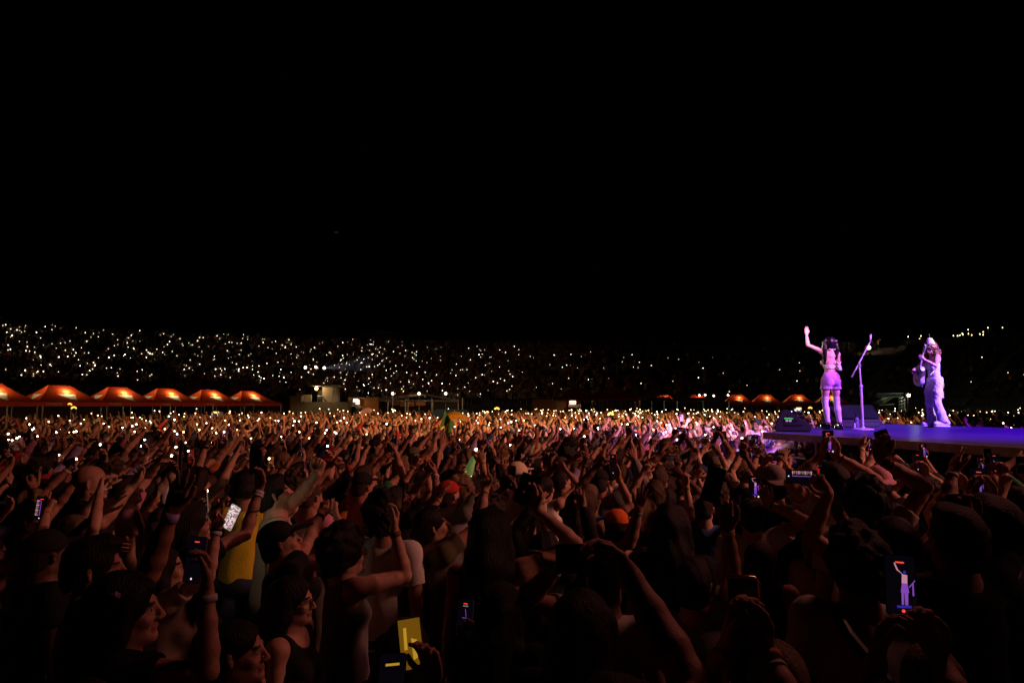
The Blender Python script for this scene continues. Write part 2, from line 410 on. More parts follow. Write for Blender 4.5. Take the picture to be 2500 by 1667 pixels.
    def legs_into(s, F, q, inf=0.0, end=1.0, foot=True, base=0.05):
        a, k, e = s.leg[q]; g = s.g
        F.chain([a, a + (k - a) * .5, k], [0.088 * g + inf, 0.072 * g + inf, 0.053 * g + inf], 0.03)
        c = k + (e - k) * .35
        F.chain([k, c, e], [0.05 * g + inf, 0.056 * g + inf, 0.033 + inf], 0.02)
        if foot: F.chain([e + v3(0, -.03, -.035), e + v3(q * .02, .13, -.05)], [0.036 + inf * .3, 0.03 + inf * .3], 0.02)
    def lower(s, h=0.012, inf=0.014, foot=True, wob=0.004, seed=0):
        F = Field((-0.36, -0.3, -0.02), (0.36, 0.34, 1.07), h)
        F.ell((0, -0.01, 0.93), (0.16 * s.g + inf, 0.115 * s.g + inf, 0.12), None, 0.04)
        for q in (1, -1): s.legs_into(F, q, inf, foot=foot)
        F.wobble(wob, 40, seed); F.cut((0, 0, 0.99), (0, 0, 1))
        return F.nets()
    def shirt(s, h=0.009, kind='tee', inf=0.013, seed=0, zb=0.86, wob=0.0045):
        lo, hi = s.bounds(); lo = lo.copy(); lo[2] = zb - 0.03; hi = np.minimum(hi, [9, 9, 9])
        sl = {'tee': 0.5, 'long': 1.88, 'tank': 0.0, 'loose': 0.65}[kind]
        ext = [s.arm[q]['S'] for q in (1, -1)] + ([s.arm[q]['S'] + (s.arm[q]['E'] - s.arm[q]['S']) * min(sl, 1) for q in (1, -1)]) + ([s.arm[q]['W'] for q in (1, -1)] if sl > 1 else [])
        ext = np.array(ext); lo[:2] = np.minimum(ext.min(0)[:2] - 0.12, [-0.26, -0.2]); hi = np.maximum(ext.max(0) + 0.12, [0.26, 0.2, 1.52])
        F = Field(lo, hi, h); s.torso(F, inf, 0.06)
        F.ell((0, 0, 1.0), (0.152 * s.g + inf, 0.112 * s.g + inf, 0.3), None, 0.06)
        for q in (1, -1):
            if sl > 0: s.limbs_arm(F, q, inf * 0.9, 0.0, sl, flare=0.012 if kind != 'long' else 0.0)
        F.wobble(wob, 32, seed, 0.6)
        n = s.neck
        F.ell(n + v3(0, 0.05, 0.02), v3(0.078, 0.09, 0.075) if kind != 'tank' else v3(0.1, 0.12, 0.13), None, 0.006, sub=True)
        if kind == 'tank':
            for q in (1, -1): F.ell(s.arm[q]['S'] + v3(q * 0.04, 0, 0.0), (0.075, 0.16, 0.13), None, 0.006, sub=True)
        if 0 < sl < 1:
            for q in (1, -1):
                A = s.arm[q]; u = unit(A['E'] - A['S']); p = A['S'] + (A['E'] - A['S']) * sl
                F.cone(p + u * 0.09, p + u * 0.3, 0.11, 0.11, 0.002, sub=True)
        F.cut((0, 0, zb), (0, 0, -1))
        return F.nets()
    def hair(s, kind='short', h=0.0065, seed=0, length=0.4):
        H, c = s.HR, s.hc
        def q(x, y, z): return c + H @ v3(x, y, z)
        lo = c - v3(0.2, 0.24, 0.2 if kind in ('short', 'curly', 'buzz', 'bun', 'cap') else length + 0.2); hi = c + v3(0.2, 0.24, 0.26)
        if kind in ('pigtails',): lo = lo - v3(0.05, 0.05, 0)
        F = Field(lo, hi, h)
        e = {'short': 0.012, 'buzz': 0.004, 'curly': 0.034, 'long': 0.018, 'bun': 0.01, 'wavy': 0.026, 'pigtails': 0.02, 'pony': 0.011, 'frizz': 0.04}[kind]
        F.ell(q(0, -0.02, 0.038), v3(0.074, 0.093, 0.082) + e, H, 0.02)
        if kind == 'short': F.ell(q(0, 0.02, 0.1), v3(0.062, 0.07, 0.032), H, 0.02)
        if kind == 'curly':
            rr = random.Random(seed)
            for _ in range(38):
                th = rr.uniform(0, 6.28); ph = rr.uniform(-0.2, 1.5); d = v3(math.cos(th) * math.cos(ph) * .095, math.sin(th) * math.cos(ph) * .11 - .02, math.sin(ph) * .11 + .04)
                F.ell(c + H @ d, v3(1, 1, 1) * rr.uniform(.022, .036), None, 0.01)
        F.ell(q(0, -0.06, -0.03), v3(0.066, 0.06, 0.07) + e * .7, H, 0.03)
        if kind in ('long', 'wavy'):
            bk = s.neck + v3(0, -0.075, 0)
            F.chain([q(0, -0.06, 0.0), bk + v3(0, -0.01, 0.02), v3(0, -0.12 + s.lean, 1.47 - length * .6), v3(0, -0.125 + s.lean, 1.6 - length)], [0.085, 0.085, 0.075, 0.045], 0.05)
            for sd in (-1, 1):
                F.chain([q(sd * 0.062, -0.01, 0.04), q(sd * 0.08, -0.02, -0.06), s.neck + v3(sd * 0.085, -0.03, -0.02), s.neck + v3(sd * 0.09, -0.02 if seed % 2 else 0.07, -length * .6)], [0.03, 0.034, 0.036, 0.018], 0.03)
            F.ell(q(0, 0.0, -0.1), v3(0.05, 0.11, 0.2), H, 0.01, sub=True)
        if kind == 'bun': F.ell(q(0, -0.1, 0.11), v3(0.045, 0.045, 0.045), H, 0.01)
        if kind == 'pony': F.chain([q(0, -0.11, 0.06), q(0, -0.17, 0.02), q(0, -0.17, -0.12), q(0, -0.14, -0.26)], [0.025, 0.033, 0.03, 0.012], 0.01)
        if kind == 'frizz':
            rr = random.Random(seed)
            for _ in range(60):
                th = rr.uniform(0, 6.28); z = rr.uniform(-0.14, 0.07); r = 0.10 + 0.03 * math.sin(-z * 12)
                if math.sin(th) > 0.5 and z < 0.05: continue
                F.ell(c + H @ v3(math.cos(th) * r, math.sin(th) * r - .025, z), v3(1, 1, 1) * rr.uniform(.022, .036), None, 0.008)
        # open the face
        fz = 0.05 if kind not in ('buzz',) else 0.055
        F.ell(q(0, 0.115, -0.045), v3(0.066, 0.085, 0.12), H, 0.01, sub=True)
        F.ell(q(0, 0.05, -0.12), v3(0.075, 0.09, 0.085), H, 0.01, sub=True)
        if kind in ('short', 'buzz', 'bun', 'pony', 'curly'):
            F.ell(q(0, 0.0, -0.135), v3(0.13, 0.14, 0.085), H, 0.01, sub=True)
        F.wobble({'curly': 0.006, 'wavy': 0.007, 'frizz': 0.008, 'buzz': 0.001}.get(kind, 0.0035), 110 if kind in ('curly', 'frizz') else 75, seed, 0.25 if kind in ('long', 'wavy', 'pony') else 1.0)
        return F.nets()
    def cap(s, h=0.006, back=False, brim=True):
        H, c = s.HR, s.hc
        def q(x, y, z): return c + H @ v3(x, y, z)
        F = Field(c - 0.26, c + 0.26, h)
        F.ell(q(0, -0.018, 0.045), v3(0.086, 0.106, 0.09), H, 0.01)
        nn = H @ v3(0, 0.15, 1); p = q(0, 0, 0.035)
        F.cut(p, -unit(nn))
        if brim:
            sg = -1 if back else 1
            F.ell(q(0, sg * 0.12, 0.048), v3(0.072, 0.085, 0.0075), H @ rotm(0, -0.12 * sg, 0), 0.006)
        return F.nets()
# ---------------------------------------------------------------- ground, sky, stadium
def struct(o): o["kind"] = "structure"; return o
GROUND = mat("turf_cover", (0.05, 0.045, 0.04), rough=0.9, noise=0.3, nscale=2)
struct(MB().box((0, 300, -0.05), (1600, 1400, 0.1)).build("ground", GROUND))
SKYM = mat("night_sky", (0, 0, 0), rough=1, spec=0.0)
sk = MB().lathe([(1500 * math.cos(a), 1500 * math.sin(a) - 40) for a in [i * math.pi / 2 / 12 for i in range(0, 12)]], n=48).build("sky", SKYM, smooth=True)
sk.visible_shadow = True; struct(sk)
HILL = mat("hill_scrub", (0.02, 0.022, 0.018), rough=1, noise=0.4, nscale=0.05)
rr = random.Random(5)
hv, hf = [], []
for i in range(61):
    a = math.radians(-70 + i * 140 / 60); h = 38 + 22 * math.sin(i * .35 + 1) + 14 * math.sin(i * .9) + (25 if i > 38 else 0)
    for r, z in ((420, -1), (520, h * .5), (620, h), (760, h * .6), (900, -1)): hv.append((r * math.sin(a), r * math.cos(a), max(z, -1)))
for i in range(60):
    for j in range(4): hf.append((i * 5 + j, i * 5 + j + 1, (i + 1) * 5 + j + 1, (i + 1) * 5 + j))
struct(mesh_obj("hills", hv, hf, HILL))
LITW = mat("house_light", (1, 1, 1), emis=(1.0, 0.82, 0.55), estr=9)
def ball(mb, c, r, n=6):
    mb.lathe([(r * math.cos(t) + 1e-4, r * math.sin(t)) for t in [-math.pi / 2 + math.pi * k / 4 for k in range(5)]], c, n)
for i, (a, b) in enumerate([(1665, 242), (1700, 242), (1720, 238), (1740, 222), (1745, 232), (1790, 190), (1793, 226), (1820, 236), (1890, 228), (1918, 210), (1918, 234), (1958, 174), (2083, 174), (1280, 250), (1388, 244), (1378, 270)]):
    u, v = 1850 + a / 3.485, 750 + b / 3.485
    m = MB(); p = P(u, v, 405); ball(m, (0, 0, 0), 0.32)
    o = m.build("street_lamp", mat("street_lamp_glow", (1, 1, 1), emis=(1.0, 0.75, 0.42), estr=4.5), smooth=True, loc=p)
    MB().tube([(0, 0, -p.z), (0, 0, -0.4)], 0.12, 6).build("pole", METAL, o)
    tag(o, "tiny street lamp glowing on the dark hill beyond the stadium above the guitarist", "street lamp", "hill street lamps")
for (a, b) in [(1165, 240), (1228, 212), (1415, 1), (1420, 1)]: pass

CONC = mat("concrete", (0.22, 0.2, 0.18), rough=0.9, noise=0.25, nscale=1.5)
SEATM = mat("terrace_concrete", (0.16, 0.13, 0.11), rough=0.95, noise=0.35, nscale=0.8)
TOP = [(-900, 50), (-500, 63), (0, 78), (400, 91), (850, 101), (1200, 105), (1500, 106), (2000, 102), (2600, 88), (3200, 66)]
NROW, SDEP, ZB, ZT = 22, 26.0, 2.3, 10.9
def stand_ring():
    pts = [Vector(((u - CX) / FPX * d, d, 0)) for u, d in TOP]
    out = []
    for i in range(len(pts) - 1):           # Catmull-Rom through the rim points
        p0, p1, p2, p3 = pts[max(i - 1, 0)], pts[i], pts[i + 1], pts[min(i + 2, len(pts) - 1)]
        for k in range(8):
            t = k / 8; out.append(0.5 * ((2 * p1) + (p2 - p0) * t + (2 * p0 - 5 * p1 + 4 * p2 - p3) * t * t + (3 * p1 - p0 - 3 * p2 + p3) * t ** 3))
    return out
RING = stand_ring(); CEN = Vector((2, 38, 0))
def stand_pt(s, row):
    """s in ring index units, row 0 (front) .. NROW (top)"""
    i = min(int(s), len(RING) - 2); f = s - i; p = RING[i].lerp(RING[i + 1], f); inn = (CEN - p).normalized()
    q = p + inn * SDEP * (1 - row / NROW)
    return Vector((q.x, q.y, ZB + (ZT - ZB) * row / NROW)), inn
v, f = [], []
prof = []
for r in range(NROW):
    prof += [(r, 0.0), (r, 1.0)]
nP = 2 * NROW + 6
for i in range(len(RING)):
    col = []
    for r in range(NROW):
        a, inn = stand_pt(min(i, len(RING) - 1.001), r); b, _ = stand_pt(min(i, len(RING) - 1.001), r + 1)
        if r == 0: col.append(Vector((a.x, a.y, -0.02)) + inn * 0.0)
        col += [a, Vector((b.x, b.y, a.z))]
    t, inn = stand_pt(min(i, len(RING) - 1.001), NROW)
    col += [t, t - inn * 1.0, t - inn * 1.0 + Vector((0, 0, 0.9)), t - inn * 1.4 + Vector((0, 0, 0.9)), Vector((t.x, t.y, -0.02)) - inn * 1.4]
    m_ = len(col); v += col
for i in range(len(RING) - 1):
    for j in range(m_ - 1): f.append((i * m_ + j, i * m_ + j + 1, (i + 1) * m_ + j + 1, (i + 1) * m_ + j))
st = mesh_obj("stadium_stand", v, f, SEATM, smooth=False)
tag(st, "long curved concrete stadium stand full of people behind the field", "stand")
# stairs, tunnels and rail as parts of the stand
for s in np.arange(3, len(RING) - 2, 4.0):
    g = MB()
    for r in range(NROW):
        p, inn = stand_pt(s, r + 0.5); g.box((p.x, p.y, p.z - 0.02), (1.0, 1.0, 0.28), Matrix.Rotation(math.atan2(inn.y, inn.x), 3, 'Z'))
    g.build("stairway", CONC, st)
g = MB()
for s in np.arange(0, len(RING) - 1.01, 0.25):
    p, inn = stand_pt(s, 0); g.tube([p + inn * .1, p + inn * .1 + Vector((0, 0, 1.0))], 0.03, 5)
g.tube([stand_pt(s, 0)[0] + Vector((0, 0, 1.0)) + stand_pt(s, 0)[1] * .1 for s in np.arange(0, len(RING) - 1.01, 0.5)], 0.035, 5)
g.build("handrail", METAL, st)
for s in (20.5, 27.5, 44.0, 52.0):
    g = MB(); p, inn = stand_pt(s, 8); R_ = Matrix.Rotation(math.atan2(inn.y, inn.x), 3, 'Z')
    g.box((p.x, p.y, p.z + 0.6), (4, 3.4, 1.9), R_)
    t_ = g.build("tunnel", CONC, st, bevel=0.05)
    q = p + inn * 2.02; MB().box((q.x, q.y, p.z + 0.6), (0.06, 2.4, 1.5), R_).build("opening", mat("tunnel_dark", (0.01, 0.01, 0.01), rough=1), t_)

# round flat roof behind the rim, control block and its lamps
p = P(925, 836, 112)
o = MB().lathe([(3.0, 0.0), (3.0, 0.9), (3.4, 1.2), (3.4, 1.5), (0.1, 1.9)], (0, 0, 0), 40).build("roof", CONC, smooth=False)
base = MB().lathe([(2.6, -p.z), (2.6, 0.0)], (0, 0, 0), 32).build("wall", CONC)
e = empty("round_kiosk", (p.x, p.y, p.z)); o.parent = e; base.parent = e
tag(e, "low round concrete building on the stadium rim with a dim flat roof", "building")

WARMLAMP = mat("warm_bulb", (1, 1, 1), emis=(1.0, 0.82, 0.55), estr=18)
YELLOWWIN = mat("yellow_curtain_window", (0.5, 0.4, 0.1), emis=(0.75, 0.6, 0.12), estr=0.22)
DARKWALL = mat("dark_facade", (0.05, 0.045, 0.05), rough=0.9, noise=0.2, nscale=1)
b = empty("control_building", P(2112, 900, 98) * 1.0); bz = b.location.z; k = 98 / FPX
def bb(u0, v0, u1, v1, y0, y1, name, m, par, bevel=0):
    c = P((u0 + u1) / 2, (v0 + v1) / 2, 98); return MB().box((c.x - b.location.x, (y0 + y1) / 2, c.z - bz), ((u1 - u0) * k, y1 - y0, (v1 - v0) * k)).build(name, m, par, bevel=bevel)
cz = bz
o = MB().box((0, 3.2, (P(0, 835, 98).z) / 2 - cz), (150 * k, 6, P(0, 835, 98).z)).build("wall", DARKWALL, b)
MB().box((0, 0.0, P(0, 891, 98).z - cz), (46 * k, 1.2, 10 * k)).build("awning", CONC, b, bevel=0.03)
for u0, u1 in ((2099, 2107), (2119, 2132)):
    fr = bb(u0 - 1, 898, u1 + 1, 923, 0.1, 0.2, "window", METAL, b); bb(u0, 899, u1, 922, 0.04, 0.09, "curtain", YELLOWWIN, fr)
for u0, u1, vv in ((2073, 2082, 865), (2139, 2150, 861.5)):
    bb(u0, vv - 2, u1, vv + 2, 0.02, 0.15, "lit_window", mat("strip_window", (1, 1, 1), emis=(1.0, 0.85, 0.5), estr=0.9), b)
for u, vv in ((2108.6, 850), (2112, 886)):
    c = P(u, vv, 98) - b.location
    d_ = MB().lathe([(0.62, -0.35), (0.6, 0.0), (0.42, 0.28), (0.05, 0.4)], (c.x, -0.75 + 0.0, c.z), 16).build("lamp_housing", mat("reddish_housing", (0.3, 0.08, 0.05)), b)
    m = MB(); ball(m, (c.x, -1.42, c.z), 0.26, 10); m.build("bulb", WARMLAMP, d_, smooth=True)
    lamp("control_lamp", 'POINT', (c.x, -1.8, c.z - .2), None, 14, (1.0, 0.7, 0.4), 0.2, parent=b)
tag(b, "dark control building with two yellow curtained windows behind the microphone stand", "building")

# truss gantry with pale green cloth
tr = empty("truss_gantry", P(2180, 988, 62)); kt = 62 / FPX
def tp(u, vv, dy=0.0):
    c = P(u, vv, 62) - tr.location; return Vector((c.x, dy, c.z))
def truss(a, b_, wd=0.34, n=14):
    g = MB(); ax = (b_ - a).normalized(); side = Vector((0, 1, 0)); up = ax.cross(side).normalized()
    cs = [(side * i + up * j) * wd / 2 for i in (-1, 1) for j in (-1, 1)]
    for c in cs: g.tube([a + c, b_ + c], 0.03, 6)
    for i in range(n):
        p0 = a.lerp(b_, i / n); p1 = a.lerp(b_, (i + 1) / n)
        for (x, y) in ((0, 1), (2, 3), (0, 2), (1, 3)): g.tube([p0 + cs[x if i % 2 else y], p1 + cs[y if i % 2 else x]], 0.016, 5)
    return g
truss(tp(2138, 965), tp(2203, 964), n=16).build("beam", METAL, tr); truss(tp(2202, 968), tp(2202, 1030), n=16).build("tower", METAL, tr)
truss(tp(2106, 966, 3), tp(2138, 965), n=8).build("beam", METAL, tr)
m = MB(); a_, b2, c2, d2 = tp(2168, 971, 1), tp(2198, 968, 1), tp(2199, 988, 3), tp(2175, 984, 3)
m.add([a_, b2, c2, d2] + [q + Vector((0, 0.04, 0)) for q in (a_, b2, c2, d2)], [(0, 1, 2, 3), (7, 6, 5, 4), (0, 4, 5, 1), (1, 5, 6, 2), (2, 6, 7, 3), (3, 7, 4, 0)])
m.build("cloth", mat("pale_green_cloth", (0.4, 0.5, 0.3), rough=0.8, noise=0.3, nscale=3), tr)
m = MB(); m.tube([tp(2148, 989), tp(2182, 987)], 0.06, 6); m.build("rail", METAL, tr)
lamp("gantry_lamp", 'POINT', tp(2208, 972, -1.5), None, 160, (0.9, 1.0, 0.65), 0.15, parent=tr)
tag(tr, "aluminium truss gantry with pale green lit cloth between microphone stand and guitarist", "gantry")
fl = empty("floodlight", P(2215, 965, 60)); MB().tube([(0, 0, -fl.location.z), (0, 0, 0)], 0.05, 6).build("pole", METAL, fl)
m = MB(); ball(m, (0, -0.25, 0), 0.13, 10); m.build("bulb", WARMLAMP, fl, smooth=True); MB().box((0, 0, 0), (0.5, 0.3, 0.4)).build("housing", BLACKP, fl, bevel=0.03)
tag(fl, "single white floodlight on a pole beside the truss gantry", "floodlight")

# ---------------------------------------------------------------- canopies
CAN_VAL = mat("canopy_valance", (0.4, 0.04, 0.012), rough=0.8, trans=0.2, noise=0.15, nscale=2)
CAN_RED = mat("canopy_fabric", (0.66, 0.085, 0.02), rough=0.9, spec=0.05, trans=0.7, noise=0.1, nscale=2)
def emblem_mask(m, zb, white):
    """printed white triangles on the front and side slope of the canopy fabric (object coordinates)"""
    nt = m.node_tree; N, L = nt.nodes, nt.links; tc = N.new("ShaderNodeTexCoord"); sp_ = N.new("ShaderNodeSeparateXYZ"); L.new(tc.outputs["Object"], sp_.inputs[0])
    ge = N.new("ShaderNodeNewGeometry"); vt = N.new("ShaderNodeVectorTransform"); vt.vector_type = 'NORMAL'; vt.convert_from = 'WORLD'; vt.convert_to = 'OBJECT'; L.new(ge.outputs["True Normal"], vt.inputs[0]); sn = N.new("ShaderNodeSeparateXYZ"); L.new(vt.outputs[0], sn.inputs[0])
    def M(op, a, b):
        n = N.new("ShaderNodeMath"); n.operation = op
        for i, q in enumerate((a, b)):
            if hasattr(q, 'links'): L.new(q, n.inputs[i])
            else: n.inputs[i].default_value = q
        return n.outputs[0]
    def tri(cx_, nrm, axis, wl, wr, tip):
        h = M('DIVIDE', M('SUBTRACT', sp_.outputs[2], zb + .05), 0.36)      # 0 at the tip, 1 at the top edge
        inz = M('MULTIPLY', M('GREATER_THAN', h, 0.0), M('LESS_THAN', h, 1.0))
        left = M('ADD', cx_ + tip, M('MULTIPLY', h, -wl - tip)); right = M('ADD', cx_ + tip, M('MULTIPLY', h, wr - tip))
        inx = M('MULTIPLY', M('GREATER_THAN', sp_.outputs[axis], left), M('LESS_THAN', sp_.outputs[axis], right))
        n1 = M('GREATER_THAN', M('ABSOLUTE', sn.outputs[nrm], 0), M('ABSOLUTE', sn.outputs[1 - nrm], 0)); sd = M('LESS_THAN', sp_.outputs[nrm], 0.0)
        return M('MULTIPLY', M('MULTIPLY', inz, inx), M('MULTIPLY', n1, sd))
    mk = M('MAXIMUM', tri(0.1, 1, 0, .48, .4, .22), tri(0.0, 0, 1, .42, .42, -.1))
    mx = N.new("ShaderNodeMix"); mx.data_type = 'RGBA'; L.new(mk, mx.inputs[0])
    for nm_ in ("Principled BSDF", "Translucent BSDF"):
        if nm_ in N:
            ip = N[nm_].inputs[0]
            if ip.is_linked: L.new(ip.links[0].from_socket, mx.inputs[6])
            else: mx.inputs[6].default_value = ip.default_value
    mx.inputs[7].default_value = (*white, 1)
    for nm_ in ("Principled BSDF", "Translucent BSDF"):
        if nm_ in N: L.new(mx.outputs[2], N[nm_].inputs[0])
    return m
CAN_SHADED = mat("canopy_fabric_shaded", (0.16, 0.012, 0.012), rough=0.8, noise=0.15, nscale=2)  # shaded copy of the canopy fabric, unlit darkness put into the colour
emblem_mask(CAN_RED, 2.5, (.95, .88, .6)); emblem_mask(CAN_SHADED, 3.0, (.2, .03, .03))  # white triangle darkened as well on the shaded copy
CAN_WHITE = mat("canopy_emblem", (0.9, 0.8, 0.5), rough=0.7, trans=0.92)
CAN_WHITE_SHADED = mat("canopy_emblem_shaded", (0.2, 0.03, 0.03), rough=0.7)
PRINT = mat("faded_print", (0.55, 0.32, 0.2), rough=0.8)
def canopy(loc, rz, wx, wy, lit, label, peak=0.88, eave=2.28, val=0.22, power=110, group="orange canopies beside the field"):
    r = empty("canopy", loc, rz); M_ = CAN_RED if lit else CAN_SHADED
    rx = wx * 0.15; n = 8; V, Fc = [], []
    # concave hip roof: rings from eave to ridge
    for i in range(n + 1):
        t = i / n; z = eave + val + peak * (t ** 1.45); hx = wx / 2 * (1 - t) + rx * t; hy = wy / 2 * (1 - t) + 0.02 * t
        for a, b_ in ((-1, -1), (0, -1), (1, -1), (1, 0), (1, 1), (0, 1), (-1, 1), (-1, 0)):
            sag = 0.05 * math.sin(math.pi * t) * (1 if (a == 0 or b_ == 0) else 0); V.append((a * hx, b_ * hy, z - sag))
    for i in range(n):
        for j in range(8): Fc.append((i * 8 + j, i * 8 + (j + 1) % 8, (i + 1) * 8 + (j + 1) % 8, (i + 1) * 8 + j))
    Fc.append(tuple(n * 8 + j for j in range(8)))
    rf = mesh_obj("roof_fabric", V, Fc, M_, r, smooth=False)
    vb = MB()
    for a in (0, 1, 2, 3):
        hx, hy = (wx / 2, wy / 2); c = [(0, -hy), (hx, 0), (0, hy), (-hx, 0)][a]; d = [(wx, 0.02), (0.02, wy), (wx, 0.02), (0.02, wy)][a]
        vb.box((c[0], c[1], eave + val / 2), (d[0] - (0.03 if a % 2 == 0 else 0), d[1] - (0.03 if a % 2 else 0), val - 0.01))
    va = vb.build("valance", CAN_VAL if lit else M_, r)
    if lit:
        text_obj("lettering", "YAMBAR", 0.2, Matrix.Translation((-wx * 0.28, -wy / 2 - 0.02, eave + val / 2)) @ Matrix.Rotation(math.pi / 2, 4, 'X'), PRINT, va)
    for a in (-1, 1):
        for b_ in (-1, 1):
            MB().box((a * (wx / 2 - .06), b_ * (wy / 2 - .06), (eave + val) / 2), (0.045, 0.045, eave + val)).build("leg", METAL, r)
    g = MB()
    for b_ in (-1, 1):
        y = b_ * (wy / 2 - .07)
        for q in range(3):
            x0, x1 = -wx / 2 + wx * q / 3 + .05, -wx / 2 + wx * (q + 1) / 3 - .05
            g.tube([(x0, y, eave), (x1, y, eave + val - .04)], 0.014, 5); g.tube([(x0, y, eave + val - .04), (x1, y, eave)], 0.014, 5)
    g.build("frame", METAL, r)
    if lit:
        lamp("canopy_lamp", 'POINT', (0.15, -wy * 0.12, eave + val + peak * 0.55), None, power, (1.0, 0.78, 0.5), 0.12, parent=r)
        m = MB(); m.box((0.15, -wy * 0.12, eave + val + peak * 0.55 - .22), (0.5, 0.12, 0.05)); m.build("light_fitting", METAL, r)
    return tag(r, label, "canopy", group)
ORD = ["first", "second", "third", "fourth", "fifth", "sixth"]
row_dir = Vector((6.0, 13.5, 0)).normalized(); rz_l = math.atan2(row_dir.y, row_dir.x)
for i, (u, d) in enumerate([(-30, 32.5), (142, 36), (285, 39.6), (402, 43), (508, 46.6), (604, 50.5)]):
    p = P(u, 988, d); lab = ["lit orange canopy cut by the frame edge, first of the long row", "largest lit orange canopy with white triangle above the yellow glowing fan", "lit orange canopy with white triangle, third along the long row",
        "lit orange canopy with white triangle in the middle of the long row", "lit orange canopy with white triangle, last but one in the long row", "last lit orange canopy of the long row beside the concrete ramp wall"][i]
    canopy((p.x, p.y, 0), rz_l - 0.12, 3.45 + 0.04 * i, 3.2, True, lab, power=62)
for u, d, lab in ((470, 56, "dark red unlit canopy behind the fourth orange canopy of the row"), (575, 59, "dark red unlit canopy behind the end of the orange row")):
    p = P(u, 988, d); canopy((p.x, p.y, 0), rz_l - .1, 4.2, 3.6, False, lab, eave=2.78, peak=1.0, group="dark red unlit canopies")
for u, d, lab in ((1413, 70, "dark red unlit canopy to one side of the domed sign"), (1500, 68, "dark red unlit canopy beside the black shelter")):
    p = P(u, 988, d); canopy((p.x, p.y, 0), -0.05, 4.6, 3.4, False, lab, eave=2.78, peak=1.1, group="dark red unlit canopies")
for u, d, lab in ((1622, 76, "orange canopy top rising behind the black shelter, pool side"), (1704, 76, "small strip of orange canopy top over the middle of the black shelter"),
                  (1800, 74, "lit orange canopy half hidden by the end of the black shelter"), (1868, 74, "lit orange canopy with triangle midway between black shelter and waving singer"),
                  (1946, 74, "lit orange canopy with triangle nearest the waving singer"), (2026, 74, "orange canopy seen behind the legs of the waving singer")):
    p = P(u, 988, d); canopy((p.x, p.y, 0), -0.18, 3.6, 3.2, True, lab, power=46, peak=0.98, group="orange canopies beyond the singer")

# ---------------------------------------------------------------- buildings at the edge of the field
def slab(par, d, u0, v0, u1, v1, dep, name, m, yoff=0.0, bevel=0.0, full=False):
    """box whose front face fills photo pixels (u0,v0)-(u1,v1) at forward distance d; returns object parented to par"""
    a, c = P(u0, v0, d), P(u1, v1, d); zb = 0.0 if full else c.z
    ctr = Vector(((a.x + c.x) / 2, d + yoff + dep / 2, (a.z + zb) / 2)) - par.location
    return MB().box(ctr, (abs(c.x - a.x), dep, a.z - zb)).build(name, m, par, bevel=bevel)
OLIVE = mat("olive_render", (0.14, 0.12, 0.075), rough=0.9, noise=0.2, nscale=1); CREAM = mat("cream_panel", (0.5, 0.42, 0.3), rough=0.8, noise=0.1, nscale=1)
OCHRE = mat("ochre_wall", (0.42, 0.17, 0.05), rough=0.9, noise=0.15, nscale=1); GREENP = mat("green_plastic", (0.03, 0.09, 0.06), rough=0.5)
SIGNW = mat("lit_sign", (1, 0.9, 0.85), emis=(1.0, 0.72, 0.6), estr=0.9); SIGNR = mat("sign_letters", (0.45, 0.06, 0.04), emis=(0.5, 0.08, 0.05), estr=0.5)
bt = empty("ticket_block", P(780, 990, 54)); bt.location.z = 0
slab(bt, 54, 709, 966, 735, 1005, 3, "ramp_wall", OLIVE, full=True); slab(bt, 54, 735, 981, 850, 1005, 3.4, "base_wall", OLIVE, full=True)
slab(bt, 54, 779, 944, 803, 984, 2.4, "cabin", CREAM, yoff=1.0); slab(bt, 54, 763, 951, 777, 984, 1.2, "door", mat("dark_green_door", (0.015, 0.02, 0.018)), yoff=1.4)
slab(bt, 54, 760, 938.5, 814, 942.5, 4.5, "roof", CREAM, yoff=-0.6, bevel=0.03); slab(bt, 54, 734, 963, 754, 982, 0.15, "parapet", CREAM, yoff=0.6)
g = MB(); q = lambda u, vv, dy=0.4: P(u, vv, 54 + dy) - bt.location
for a_, c_ in (((775, 967), (787, 967)), ((787, 967), (799, 981)), ((775, 971), (787, 971)), ((787, 971), (799, 984)), ((775, 967), (775, 984)), ((787, 967), (787, 984)), ((731, 964), (745, 983)), ((745, 983), (756, 983))): g.tube([q(*a_), q(*c_)], 0.035, 5)
g.build("railing", METAL, bt)
c = q(772.5, 948.5, 0.8); m = MB(); ball(m, c, 0.13, 8); m.build("bulb", mat("amber_bulb", (1, 1, 1), emis=(1.0, 0.65, 0.2), estr=14), bt, smooth=True)
lamp("cabin_lamp", 'POINT', c + Vector((0.1, -0.35, 0.1)), None, 36, (1.0, 0.68, 0.35), 0.1, parent=bt)
lamp("cabin_roof_lamp", 'SPOT', q(783, 933, -1.2), q(783, 941, 0.4), 80, (1.0, 0.7, 0.4), 0.1, 120, parent=bt).rotation_euler = (0, 0, 0)
tag(bt, "small cream cabin with flat lit roof and stair railing above an olive wall", "building")

